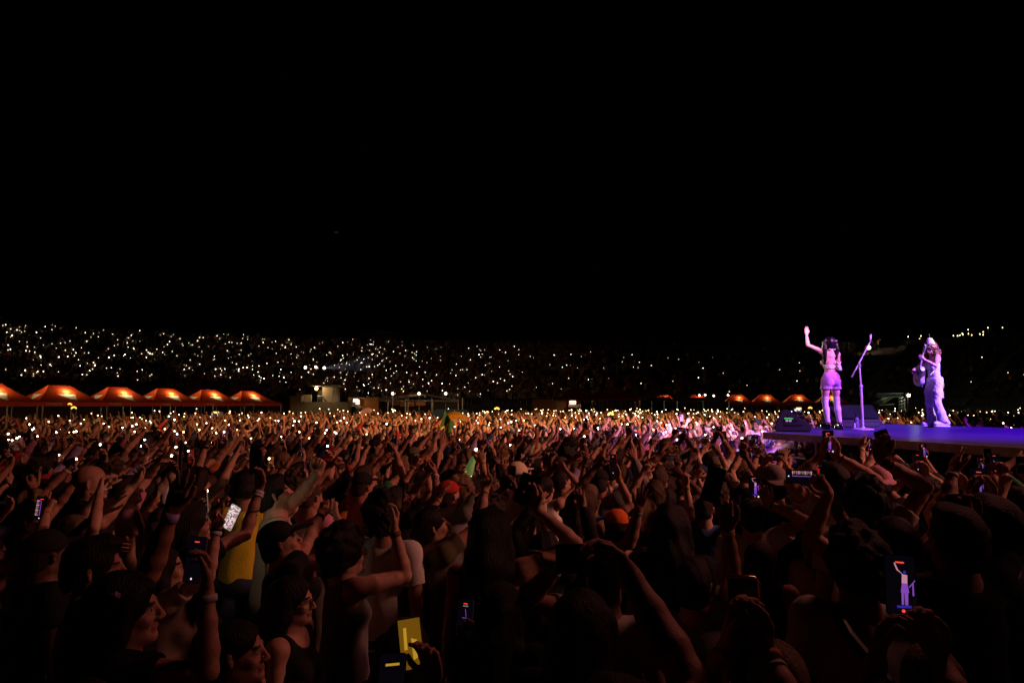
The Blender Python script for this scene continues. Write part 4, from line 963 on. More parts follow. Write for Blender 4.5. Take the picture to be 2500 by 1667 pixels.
for s_, ln_ in ((-1, 0.36), (1, 0.30)):
    F.ell(q(s_ * 0.085, -0.035, 0.02), (0.045, 0.055, 0.07), H, 0.015)
    F.chain([q(s_ * 0.1, -0.05, 0.0), q(s_ * 0.115, -0.07, -0.1), q(s_ * 0.10, -0.07, -0.1 - ln_ * .5), q(s_ * 0.085, -0.05, -0.1 - ln_ * .85)], [0.045, 0.043, 0.034, 0.012], 0.012)
F.ell(q(0, 0.12, -0.03), (0.066, 0.085, 0.12), H, 0.01, sub=True); F.wobble(0.005, 90, 4, 0.35)
GLH = mat("glossy_hair", objcol=True, rough=0.3, spec=0.3, noise=0.3, nscale=30, bump=0.9, bscale=50, stretch=(1, 1, .12))
hr = fobj("hair", F, GLH, so, (0.006, 0.004, 0.008))
for s_ in (-1, 1):
    g = MB(); g.lathe([(0.003, -.022), (0.013, -.016), (0.004, 0), (0.013, .016), (0.003, .022)], q(s_ * 0.09, -0.085, 0.06), 8, Matrix.Rotation(1.57, 3, 'Y')); g.build("hair_bow", WH, hr)
def band(B, zc, hw, tilt=0.0, inf=0.012, zr=0.02):
    F = Field((-.3, -.25, zc - .2), (.3, .3, zc + .25), 0.006); B.torso(F, inf); F.cut((0, 0, zc - hw), v3(0, -tilt, -1)); F.cut((0, 0, zc + hw), v3(0, tilt, 1)); return F
F = Field((-.3, -.25, 1.1), (.3, .3, 1.5), 0.006); B.torso(F, 0.011); F.cut((0, 0, 1.165), v3(0, 0, -1)); F.cut((0, 0.045, 1.235), unit(v3(0, -0.75, 1))); F.wobble(.003, 60, 2); F.cut((0, 0, 1.165), v3(0, 0, -1))
tp_ = fobj("halter_top", F, CLOTH, so, (0.72, 0.72, 0.6))
F = Field((-.3, -.25, 1.08), (.3, .3, 1.26), 0.005); B.torso(F, 0.014); F.wobble(.003, 90, 6, 2.5); F.cut((0, 0, 1.125), v3(0, 0, -1)); F.cut((0, 0, 1.2), v3(0, 0, 1)); fobj("back_band", F, CLOTH, tp_, (0.75, 0.75, 0.7))
F = Field((-.1, -.22, 1.08), (.24, 0.05, 1.32), 0.005)
for cx_ in ((0.10, -.13, 1.2),):
    for a_, b_ in (((.06, -.13, 1.235), (.13, -.125, 1.15)), ((.12, -.13, 1.24), (.07, -.13, 1.16)), ((.10, -.13, 1.18), (.09, -.14, 1.105)), ((.11, -.13, 1.18), (.13, -.13, 1.11))): F.chain([a_, cx_, b_], [.02, .014, .02], .008)
fobj("back_bow", F, CLOTH, tp_, (0.72, 0.72, 0.65))
nk = B.neck; F = Field(nk + v3(-.12, -.16, -.2), nk + v3(.12, .12, .1), 0.005)
F.ell(nk + v3(0, -.002, .012), (.068, .068, .022), None, .01); 
for a_ in ((-.07, -.09, .02), (.07, -.09, .02), (-.03, -.085, -.12), (.055, -.085, -.13)): F.cone(nk + v3(0, -.065, .012), nk + v3(*a_), .008, .012, .006)
F.ell(nk + v3(0, 0, .012), (.052, .052, .06), None, .003, sub=True)
fobj("neck_bow", F, CLOTH, tp_, (0.72, 0.72, 0.6))
F = Field((-.3, -.28, .55), (.32, .28, 1.12), 0.007)
F.ell((0, -0.012, 0.95), (0.166, 0.125, 0.13), None, .03); F.ell((0, -.005, 1.03), (.128, .1, .07), None, .03)
for s_ in (-1, 1):
    F.ell((s_ * .075, -.055, .87), (.09, .085, .09), None, .03); a_, k_, _ = B.leg[s_]; F.chain([a_, v3(s_ * .095, 0, .78), v3(s_ * .115, 0, .69)], [.092, .096, .108], .02)
F.wobble(.004, 55, 5, .7); F.cut((0, 0, 1.06), (0, 0, 1)); F.cut((0, 0, .745), (0, 0, -1)); F.cone((0, 0, .5), (0, 0, .775), .03, .012, .01, sub=True)
shs = fobj("shorts", F, CLOTH, so, (0.62, 0.3, 0.66))
MB().tube([(0.05, -.128, 1.03), (.07, -.15, .97), (.1, -.165, .9), (.105, -.15, .85)], .007, 6).build("ribbon", CLOTH, shs, color=(.3, .1, .3))
for s_ in (-1, 1):
    F = Field((-.34, -.2, .1), (.34, .25, .66), 0.006); B.legs_into(F, s_, .006, foot=False); F.cut((0, 0, .6), (0, 0, 1)); F.cut((0, 0, .12), (0, 0, -1))
    fobj("sock", F, CLOTH, so, (0.85, 0.83, 0.9))
    an = B.leg[s_][2]; F = Field(an + v3(-.12, -.14, -.14), an + v3(.12, .26, .08), 0.006); x = s_ * .03
    F.chain([an + v3(0, -.04, -.05), an + v3(x, .09, -.06), an + v3(x, .15, -.062)], [.046, .046, .04], .02); F.ell(an + v3(x * .5, .05, -.095), (.052, .14, .03), None, .006); F.ell(an + v3(0, -.0, .035), (.05, .055, .05), None, .005, sub=True)
    F.cut(an + v3(0, 0, -.118), (0, 0, -1)); fobj("shoe", F, mat("patent_black", (0.006, 0.006, 0.008), rough=.12, coat=.5), so, (0, 0, 0))
    g = MB(); g.lathe([(.046, -.008), (.048, .008)], an + v3(0, 0, .012), 14); g.build("strap", mat("patent_black", (0, 0, 0)), so)

# guitarist in white
gp = P(2288, 1043.5, 14.0); face = Vector((-0.95, -0.04)).normalized(); GR_ = math.atan2(-face.x, face.y)
G = Body(yaw=0.35, pitch=-0.22, roll=0.0, fem=True, girth=0.98, lean=0.02,
         L=dict(w=(-0.22, 0.35, 1.37), e=(-0.7, -0.4, -1.0), pose='grip', d=(0.3, 0.75, 0.5), n=(0.9, -0.2, .5)),
         R=dict(w=(0.14, 0.37, 1.14), e=(1, -0.3, -.3), pose='fist', d=(-.6, .3, -.5), n=(-.3, -1, 0)),
         legs={-1: ((-0.115, 0.06, 0.5), (-0.12, -0.07, 0.12)), 1: ((0.09, 0.06, 0.5), (0.10, 0.03, 0.12))})
go = body_obj(G, 0.0065, 0.02, (0.62, 0.38, 0.32)); go.location = (gp.x, gp.y, SZ + .012); go.rotation_euler = (0, 0, GR_)
tag(go, "curly haired guitarist all in white with a cone hat, looking down", "person", "performers on the stage")
v, f = G.hair('frizz', 0.007, 8); hr = mesh_obj("hair", v, f, HAIR, go, color=(0.2, 0.1, 0.05))
F = Field(G.hc - v3(.25, .25, .36), G.hc + v3(.25, .25, .1), .007); rr = random.Random(3)
for _ in range(46):
    th = rr.uniform(1.9, 7.5); z = rr.uniform(-.27, -.05); r = .125 - .02 * rr.random(); F.ell(G.hc + v3(math.cos(th) * r, math.sin(th) * r * .9 - .03, z), v3(1, 1, 1) * rr.uniform(.018, .034), None, .006)
F.wobble(.006, 100, 1); fobj("curls", F, HAIR, hr, (0.2, 0.1, 0.05))
H, c = G.HR, G.hc; q = lambda x, y, z: c + H @ v3(x, y, z)
Rh = Matrix([[float(x) for x in r] for r in H]) @ Matrix.Rotation(0.12, 3, 'X')
ht = MB().lathe([(.118, 0.055), (.112, .06), (.085, .12), (.055, .2), (.04, .225), (.01, .23)], Vector(c), 20, Rh).build("cone_hat", CLOTH, go, color=(.8, .75, .85))
pt = Vector(c) + Rh @ Vector((0, -.01, .225)); MB().tube([pt, pt + Vector((0.01, 0, .09))], [.004, .002], 6).build("hat_tip", mat("tip_red", (.3, .05, .08)), ht)
F = Field((-.3, -.25, .94), (.3, .3, 1.5), .006); G.torso(F, .012); F.cut((0, 0, .985), (0, 0, -1)); F.cut((0, 0, 1.315), (0, -.2, 1)); F.wobble(.003, 50, 7); F.cut((0, 0, 1.32), (0, -.15, 1)); F.cut((0, 0, .985), (0, 0, -1)); fobj("bodice", F, CLOTH, go, (.78, .76, .82))
F = Field((-.38, -.32, .06), (.38, .34, 1.06), .008)
F.ell((0, -.012, .95), (.178, .135, .12), None, .03)
for s_ in (-1, 1):
    a_, k_, e_ = G.leg[s_]; F.chain([a_ + v3(s_ * .01, 0, -.03), v3(s_ * .12, .04, .7), k_, v3(s_ * .13, .0, .3), e_ + v3(0, .01, -.02)], [.098, .092, .082, .086, .1], .02)
F.wobble(.005, 30, 12, .5); F.wobble(.003, 70, 2, .6); F.cut((0, 0, 1.01), (0, 0, 1)); F.cut((0, 0, .105), (0, 0, -1)); tr_ = fobj("trousers", F, CLOTH, go, (.78, .76, .84))
F = Field((-.3, -.3, .93), (.3, .3, 1.06), .006); F.ell((0, -.012, .99), (.163, .125, .12), None, .03); F.cut((0, 0, 1.015), (0, 0, 1)); F.cut((0, 0, .975), (0, 0, -1)); fobj("belt", F, CLOTH, tr_, (.6, .58, .66))
for s_ in (-1, 1):
    MB().box((s_ * .188, .02, .66), (.03, .14, .16)).build("pocket", CLOTH, tr_, bevel=.015, color=(.78, .76, .84))
    an = G.leg[s_][2]; F = Field(an + v3(-.14, -.16, -.14), an + v3(.14, .3, .12), .006)
    F.chain([an + v3(0, -.05, -.03), an + v3(0, .09, -.055), an + v3(0, .17, -.06)], [.065, .06, .055], .02); F.ell(an + v3(0, .05, -.1), (.068, .18, .03), None, .005); F.cut(an + v3(0, 0, -.128), (0, 0, -1)); fobj("boot", F, CLOTH, go, (.8, .78, .84))
# acoustic guitar: flat plane facing the guitarist's front, neck rising to her left hand
gu = empty("acoustic_guitar", (gp.x, gp.y, SZ + .012), GR_)
ny_ = Vector((-.5, .06, .86)).normalized(); nz_ = (Vector((0.12, 1, 0)) - ny_ * Vector((0.12, 1, 0)).dot(ny_)).normalized(); nx_ = ny_.cross(nz_)
Mg = Matrix((nx_, ny_, nz_)).transposed().to_4x4(); Mg.translation = (0.06, 0.27, 1.04); Mg = Mg @ Matrix.Scale(.86, 4)
# local: x across, y along the neck, z = front
out = []
for i in range(40):
    t = 2 * math.pi * i / 40; y = math.cos(t); r = 0.195 - 0.03 * y; x = math.sin(t) * r * (1 - 0.26 * math.exp(-((y - .22) / .3) ** 2)); out.append((x, y * .245))
Z3 = Matrix(((1, 0, 0, 0), (0, 1, 0, 0), (0, 0, 1, 0), (0, 0, 0, 1)))
GW = mat("white_lacquer", (.7, .66, .74), rough=.25, coat=.4)
gb = MB().prism(out, -.05, .05, Mg).build("guitar_body", GW, gu, bevel=.006)
MB().lathe([(.05, .0), (.05, .003)], (0, 0, 0), 20, None).v
MB().prism([(.05 * math.cos(t), .07 + .05 * math.sin(t)) for t in np.linspace(0, 6.28, 21)[:-1]], .0505, .053, Mg).build("sound_hole", BLACKP, gb)
MB().prism([(-.07, -.13), (.07, -.13), (.06, -.11), (-.06, -.11)], .0505, .06, Mg).build("bridge", BLACKP, gb)
MB().prism([(-.028, .2), (.028, .2), (.022, .66), (-.022, .66)], .03, .058, Mg).build("neck", GW, gu, bevel=.004)
hd = MB().prism([(-.026, .655), (.026, .655), (.038, .70), (.034, .82), (-.034, .82), (-.038, .70)], .03, .048, Mg).build("headstock", mat("pearl", (.8, .8, .85), rough=.15), gu)
for s_ in (-1, 1):
    for k_ in range(3):
        Mk = Mg @ Matrix.Translation((s_ * .05, .71 + k_ * .04, .04)); g = MB(); g.lathe([(.001, -.011), (.011, -.006), (.011, .006), (.001, .011)], (0, 0, 0), 8, None); g.v = [tuple(Mk @ Vector(x)) for x in g.v]; g.build("tuning_peg", mat("chrome", (.8, .8, .85), rough=.1, metal=1), hd)
MB().tube([(.1, .2, .82), (.2, .1, 1.2), (.1, -.02, 1.47), (-.05, -.12, 1.4), (-.15, .02, 1.2), (-.2, .22, 1.05)], .012, 6).build("strap", GW, gu)
tag(gu, "white acoustic guitar held upright in front of the guitarist", "guitar")
# ---------------------------------------------------------------- phones
PH_RED = mat("screen_red", (1, 0, 0), emis=(1.0, 0.06, 0.03), estr=1.1); PH_WHITE = mat("screen_white", (1, 1, 1), emis=(1.0, 0.9, 0.95), estr=0.9)
PH_VIO = mat("screen_violet", (.5, 0, .8), emis=(0.42, 0.12, 0.85), estr=0.5); PH_PINK = mat("screen_pink", (.8, .4, .5), emis=(0.85, 0.34, 0.5), estr=0.6); PH_BLUE = mat("screen_blue", (0, 0, .6), emis=(0.03, 0.02, 0.35), estr=0.9)
PH_DIM = mat("screen_dim", (0.003, 0.003, 0.004), emis=(0.006, 0.004, 0.009), estr=0.3, rough=.2); PH_CROWD = mat("screen_crowd", (0, 0, 0), emis=(0.55, 0.33, 0.25), estr=0.45); PH_LITE = mat("screen_bright", (1, 1, 1), emis=(0.5, 0.4, 0.3), estr=0.3)
def phone_meshes():
    D = {}
    g = MB(); w_, h_, t_ = 0.0375, 0.078, 0.0045; r = 0.009; poly = []
    for cx_, cz_, a0 in ((w_ - r, h_ - r, 0), (-w_ + r, h_ - r, 90), (-w_ + r, -h_ + r, 180), (w_ - r, -h_ + r, 270)):
        for k_ in range(5): a = math.radians(a0 + k_ * 22.5); poly.append((cx_ + r * math.cos(a), cz_ + r * math.sin(a)))
    Mx = Matrix.Rotation(math.pi / 2, 4, 'X')   # prism axis +Z -> -Y
    o = MB().prism(poly, -t_, t_, Mx).build("phone_src", PLASTIC, bevel=0.0015); D['shell'] = o.data; bpy.data.objects.remove(o)
    sc = [(x * 0.93, z * 0.965) for x, z in poly]
    for nm, m_ in (('screen', GLASSDARK), ('screen_dim', PH_DIM), ('screen_lite', PH_LITE)):
        o = MB().prism(sc, t_ + .0001, t_ + .0006, Mx).build("s", m_); D[nm] = o.data; bpy.data.objects.remove(o)
    g = MB(); g.box((w_ * .42, t_ + .0012, h_ * .66), (.036, .0024, .036)); [g.tube([(w_ * .42 + a, t_ + .002, h_ * .66 + b), (w_ * .42 + a, t_ + .0042, h_ * .66 + b)], .0072, 10) for a, b in ((-.008, -.008), (-.008, .009), (.009, .0))]
    o = g.build("c", BLACKP); D['camera'] = o.data; bpy.data.objects.remove(o)
    g = MB(); g.lathe([(r_ * math.cos(t) + 1e-4, r_ * math.sin(t)) for r_ in (.009,) for t in [-1.57 + 3.14 * k_ / 4 for k_ in range(5)]], (w_ * .42 + .009, t_ + .004, h_ * .84), 8)
    o = g.build("f", FLASH, smooth=True); D['flash'] = o.data; bpy.data.objects.remove(o)
    def pic(shapes):
        V, F_, I = [], [], []; ms = [PH_RED, PH_WHITE, PH_VIO, PH_PINK, PH_BLUE, PH_CROWD, mat('screen_amber', (0, 0, 0), emis=(.45, .2, .01), estr=.32), mat('screen_yellow', (0, 0, 0), emis=(.9, .5, .04), estr=.5)]
        for poly_, mi in shapes:
            b = len(V); V += [(x * w_, -(t_ + .0009 + .00005 * len(F_)), z * h_) for x, z in poly_]; F_.append(tuple(range(b, b + len(poly_)))); I.append(mi)
        o = mesh_obj("p", V, F_, ms, smooth=False, fmats=I); d = o.data; bpy.data.objects.remove(o); return d
    def disc(x, z, r_, mi, n=10): return ([(x + r_ * math.cos(6.283 * k_ / n), z + r_ * .48 * math.sin(6.283 * k_ / n)) for k_ in range(n)], mi)
    pill = ([(-.25, .78), (.25, .78), (.3, .755), (.25, .73), (-.25, .73), (-.3, .755)], 0)
    fig = [([(-.0, -.62), (.14, -.62), (.18, -.2), (.02, -.18)], 2), ([(.22, -.62), (.4, -.62), (.44, -.2), (.2, -.2)], 2), ([(-.02, -.22), (.5, -.22), (.42, .1), (.08, .1)], 2), ([(.06, .08), (.42, .08), (.44, .36), (.1, .38)], 3),
           ([(.1, .38), (.22, .34), (-.12, .52), (-.3, .74), (-.38, .72), (-.22, .5)], 3), disc(.28, .45, .1, 4), ([(.7, -.3), (.8, -.3), (.8, .1), (.72, .1)], 2), ([(.5, -.02), (.54, -.05), (.92, .2), (.88, .22)], 2), ([(-.3, -.74), (.6, -.7), (.6, -.62), (-.3, -.66)], 4)]
    D['pic_singer'] = pic([pill] + fig + [disc(.1, -.82, .12, 0), disc(.7, -.84, .16, 1)])
    D['pic_small'] = pic([pill] + [([(x * .55, z * .55 - .1) for x, z in s_], mi) for s_, mi in fig] + [disc(.0, -.82, .12, 0), disc(.6, -.84, .1, 1)])
    rq = random.Random(9); D['pic_lite'] = pic([([(x, z), (x + .16, z), (x + .15, z + .09), (x, z + .08)], rq.choice((5, 1, 5, 3, 1))) for x in np.arange(-.85, .75, .17) for z in np.arange(-.9, .85, .1) if rq.random() < .8])
    D['pic_amber'] = pic([([(-.88, -.9), (.88, -.9), (.88, .9), (-.88, .9)], 6), ([(-.55, -.2), (-.3, -.2), (-.25, .6), (-.5, .6)], 7), ([(.1, -.6), (.6, -.5), (.55, .1), (.05, .2)], 7)]); D['pic_bar'] = pic([([(-.5, .55), (.5, .6), (.5, .68), (-.5, .63)], 7)])
    D['pic_rec'] = pic([pill, disc(0, -.82, .1, 1)])
    D['pic_crowd'] = pic([([(-.75, y0), (-.75, y0 + .1), (-.2 - .25 * abs(math.sin(y0 * 17)), y0 + .08), (-.15 - .2 * abs(math.sin(y0 * 11)), y0 + .02)], 5 if i_ % 3 else 3) for i_, y0 in enumerate(np.arange(-.6, .6, .13))] + [([(-.1, -.6), (.02, -.6), (.0, .62), (-.08, .62)], 2), pill, disc(0, -.82, .1, 1)])
    D['pic_lines'] = pic([([(-.25, .8), (.25, .8), (.25, .75), (-.25, .75)], 0), ([(-.3, .68), (.35, .68), (.35, .62), (-.3, .62)], 5), ([(0, .5), (.06, .5), (.2, .1), (.14, .1)], 2), ([(-.3, .0), (.3, .0), (.3, .03), (-.3, .03)], 2), disc(.0, -.75, .16, 0), disc(.55, -.78, .2, 1), disc(-.5, -.7, .1, 1)])
    return D
PHM = phone_meshes()
PCOL = {'black': (.012, .012, .015), 'white': (.6, .58, .55), 'grey': (.15, .15, .16), 'blue': (.05, .09, .25), 'gold': (.5, .33, .12), 'amber': (.9, .5, .04), 'purple': (.3, .2, .5), 'red': (.4, .03, .03)}
def link_mesh(name, data, parent=None, color=None):
    o = bpy.data.objects.new(name, data); COL.objects.link(o)
    if parent: o.parent = parent
    if color: o.color = (*color, 1)
    return o
def phone(M, color, state, label, group="phones held up in the crowd", flash=False):
    o = link_mesh("phone", PHM['shell'], None, PCOL[color]); o.matrix_world = M
    s = link_mesh("screen", PHM['screen_lite' if state == 'lite' else 'screen_dim' if state in ('rec', 'singer', 'small', 'crowd', 'lines', 'lite', 'amber', 'bar') else 'screen'], o)
    if state in ('rec', 'singer', 'small', 'crowd', 'lines', 'lite', 'amber', 'bar'): link_mesh("picture", PHM['pic_' + state], s)
    link_mesh("camera_lens", PHM['camera'], o)
    if flash: link_mesh("flash", PHM['flash'], o)
    return tag(o, label, "phone", group)
def phone_matrix(pos, screen_dir, up=Vector((0, 0, 1)), roll=0.0):
    y = -Vector(screen_dir).normalized(); z = (Vector(up) - y * Vector(up).dot(y)).normalized(); x = y.cross(z)
    M = Matrix((x, y, z)).transposed().to_4x4(); M = M @ Matrix.Rotation(roll, 4, 'Y'); M.translation = pos; return M

# ---------------------------------------------------------------- people
SKINS = [(.44, .23, .15), (.38, .18, .11), (.52, .29, .2), (.29, .13, .08), (.14, .065, .04), (.48, .26, .17)]
HAIRC = [(.012, .009, .008), (.03, .018, .012), (.06, .035, .02), (.02, .014, .012), (.16, .1, .05)]
SHIRT = {'black': (.012, .012, .014), 'white': (.62, .6, .56), 'grey': (.2, .19, .18), 'olive': (.12, .11, .06), 'navy': (.02, .03, .08), 'red': (.42, .03, .025), 'beige': (.42, .33, .24), 'lilac': (.36, .28, .5), 'blue': (.06, .14, .35), 'orange': (.55, .17, .04), 'pink': (.55, .22, .3), 'green': (.05, .2, .08), 'yellow': (.65, .5, .03)}
LOWER = []
for i in range(3):
    Bl = Body(girth=1 + .05 * (i - 1)); v, f = Bl.lower(0.014, seed=i); o = mesh_obj("l", v, f, CLOTH); LOWER.append(o.data); bpy.data.objects.remove(o)

def ring_mesh(B, side, r=0.031, hgt=0.018, t=1.9):
    A = B.arm[side]; p = A['E'] + (A['W'] - A['E']) * (t - 1); u = Vector(unit(A['W'] - A['E'])); R_ = u.to_track_quat('Z', 'Y').to_matrix()
    g = MB(); g.lathe([(r, -hgt / 2), (r + .002, 0), (r, hgt / 2)], Vector(p), 14, R_); return g
def glasses(B, par):
    H, c = B.HR, B.hc; q = lambda x, y, z: Vector(c + H @ v3(x, y, z)); g = MB()
    for s_ in (-1, 1):
        g.tube([q(s_ * .034 + .024 * math.cos(t), .1, -.002 + .02 * math.sin(t)) for t in np.linspace(0, 6.283, 17)], .0022, 5, False)
        g.tube([q(s_ * .058, .098, .004), q(s_ * .078, .06, .004), q(s_ * .081, -.01, 0)], .002, 5)
    g.tube([q(-.011, .102, .003), q(.011, .102, .003)], .002, 5)
    return g.build("glasses", BLACKP, par, smooth=True)

class Var: pass
def make_var(seed, pose, fem, hair, shirt, h=0.0075, **kw):
    rr = random.Random(seed); V = Var(); V.pose = pose; V.hair = hair; V.shirt = shirt; V.fem = fem; V.phone = None; V.ncap = None
    s = rr.choice((1, -1)); R = L = None
    def A(w, **k): d = dict(w=(w[0] * s, w[1], w[2])); d.update(k); 
    def mk(side, x, y, z, **k):
        d = dict(w=(side * x, y, z)); d.update(k); return d
    arms = {1: None, -1: None}
    up = dict(n=(0, 1, 0.1)) if rr.random() < .5 else dict(n=(-.5 * s, .6, .1))
    if pose == 'reach': arms[s] = mk(s, rr.uniform(0, .3), rr.uniform(.22, .4), rr.uniform(1.74, 1.92), pose=rr.choice(('open', 'spread', 'wave', 'relax')), e=(s * 1, -.2, -.5), **up)
    elif pose == 'point': arms[s] = mk(s, rr.uniform(0, .2), rr.uniform(.25, .4), rr.uniform(1.7, 1.9), pose=rr.choice(('point', 'peace', 'fist')), e=(s * 1, -.2, -.8), **up)
    elif pose == 'both':
        for q_ in (1, -1): arms[q_] = mk(q_, rr.uniform(.12, .34), rr.uniform(.1, .32), rr.uniform(1.76, 1.92), pose=rr.choice(('open', 'spread', 'relax', 'fist')), e=(q_, -.2, -.3), n=(0, 1, 0))
    elif pose == 'film2':
        z = rr.uniform(1.58, 1.84); y = rr.uniform(.26, .38)
        for q_ in (1, -1): arms[q_] = mk(q_, .058, y, z, pose='grip', e=(q_, -.1, -.9), d=(-q_ * .42, .05, 1), n=(-q_ * .7, -.7, 0))
        V.phone = ((0, y + .03, z + .1), 0.0)
    elif pose == 'wide':
        z = rr.uniform(1.58, 1.8); y = rr.uniform(.26, .36)
        for q_ in (1, -1): arms[q_] = mk(q_, .11, y, z, pose='grip', e=(q_, -.1, -.9), d=(-q_ * .4, .1, 1), n=(-q_ * .8, -.5, 0))
        V.phone = ((0, y + .03, z + .095), math.pi / 2)
    elif pose in ('film1', 'torch'):
        x, y, z = rr.uniform(-.02, .25), rr.uniform(.24, .4), rr.uniform(1.68, 1.92); arms[s] = mk(s, x, y, z, pose='grip', e=(s, -.2, -.7), d=(-s * .35, .08, 1), n=(-s * .25, -1, .05))
        V.phone = ((s * x - s * .03, y - .008 + .035 * 0, z + .115), rr.uniform(-.2, .2)); V.poff = s
    elif pose == 'chest': arms[s] = mk(s, .08, .26, 1.3, pose='relax', d=(-s * .6, .3, .8), n=(-s, -.3, 0), e=(s, -.2, -1))
    elif pose == 'bag':
        for q_ in (1, -1): arms[q_] = mk(q_, .07, .24, 1.2, pose='relax', e=(q_, -.2, -1), d=(-q_ * .5, .4, .6), n=(-q_, -.4, 0))
    B = Body(yaw=rr.uniform(-.4, .4), pitch=rr.uniform(0.0, .3), roll=rr.uniform(-.12, .12), fem=fem, girth=rr.uniform(.92, 1.12), lean=rr.uniform(0, .05), R=arms[1], L=arms[-1]); V.B = B
    v, f = B.body(h, 0.8); o = mesh_obj("v", v, f, BODYM, fmats=facemats(B, v, f)); V.body = o.data; bpy.data.objects.remove(o)
    if pose in ('film1', 'torch'):
        A_1 = B.arm[s]; V.phone = (tuple(A_1['W'] + A_1['H'] @ v3(.014, .1, .028)), V.phone[1]); V.ps = tuple(A_1['H'][:, 2])
    else: V.ps = (0, -1, .05)
    V.hairm = V.capm = None
    if hair != 'bald':
        hk = 'short' if hair == 'cap' else hair
        if not (hair == 'cap' and not fem):
            if hair == 'cap': hk = 'long'
            v, f = B.hair(hk, 0.008, seed, rr.uniform(.3, .5)); o = mesh_obj("v", v, f, HAIR); V.hairm = o.data; bpy.data.objects.remove(o)
        else:
            v, f = B.hair('buzz', 0.008, seed); o = mesh_obj("v", v, f, HAIR); V.hairm = o.data; bpy.data.objects.remove(o)
    if hair == 'cap': v, f = B.cap(.008, back=rr.random() < .3); o = mesh_obj("v", v, f, CLOTH); V.capm = o.data; bpy.data.objects.remove(o)
    v, f = B.shirt(0.011, shirt, seed=seed); o = mesh_obj("v", v, f, CLOTH); V.shirtm = o.data; bpy.data.objects.remove(o)
    V.band = None
    if rr.random() < .6 and pose not in ('down',): o = ring_mesh(B, s, .031 if not fem else .028).build("v", CLOTH, smooth=True); V.band = o.data; bpy.data.objects.remove(o)
    return V
PTXT = {'reach': 'reaching up', 'point': 'pointing up', 'both': 'arms raised', 'film2': 'filming two handed', 'wide': 'filming sideways', 'film1': 'filming one handed', 'torch': 'lifting phone', 'chest': 'hand on chest', 'down': 'arms down', 'bag': 'hands clasped'}
HTXT = {'short': 'short haired', 'long': 'long haired', 'curly': 'curly haired', 'bun': 'bun haired', 'pony': 'ponytailed', 'cap': 'capped', 'wavy': 'wavy haired', 'buzz': 'close cropped', 'bald': 'bald'}
def place_person(V, loc, rz, sc, colr, shirtc, skin, hairc, label, rr, group="people in the crowd"):
    o = link_mesh("person", V.body, None, skin); o.location = loc; o.rotation_euler = (0, 0, rz); o.scale = (sc, sc, sc)
    if V.hairm: link_mesh("hair", V.hairm, o, hairc)
    if V.capm: link_mesh("cap", V.capm, o, rr.choice([SHIRT['black'], SHIRT['grey'], SHIRT['olive'], SHIRT['red'], SHIRT['navy'], SHIRT['black']]))
    link_mesh("shirt", V.shirtm, o, shirtc); link_mesh("trousers", rr.choice(LOWER), o, rr.choice([(.02, .02, .025), (.03, .05, .1), (.1, .09, .07)]))
    if V.band: link_mesh("wristband", V.band, o, rr.choice([(.5, .25, .04), (.6, .58, .55), (.02, .02, .02), (.5, .25, .04)]))
    return tag(o, label, "person", group)
vr = []
_h = ['short', 'long', 'curly', 'short', 'bun', 'pony', 'cap', 'wavy', 'short', 'long', 'long', 'buzz']; k_ = 0
for pose, n_ in (('reach', 7), ('point', 4), ('both', 5), ('film2', 5), ('wide', 2), ('film1', 5), ('torch', 8), ('chest', 2), ('down', 7), ('bag', 2)):
    for j in range(n_):
        hair = _h[(k_ * 5 + j) % len(_h)]; fem = hair in ('long', 'bun', 'pony', 'wavy') or (hair in ('curly', 'cap') and j % 2 == 0); k_ += 1
        vr.append(make_var(100 + k_, pose, fem, hair, ['tee', 'tank' if fem else 'tee', 'loose', 'tee', 'long'][k_ % 5]))

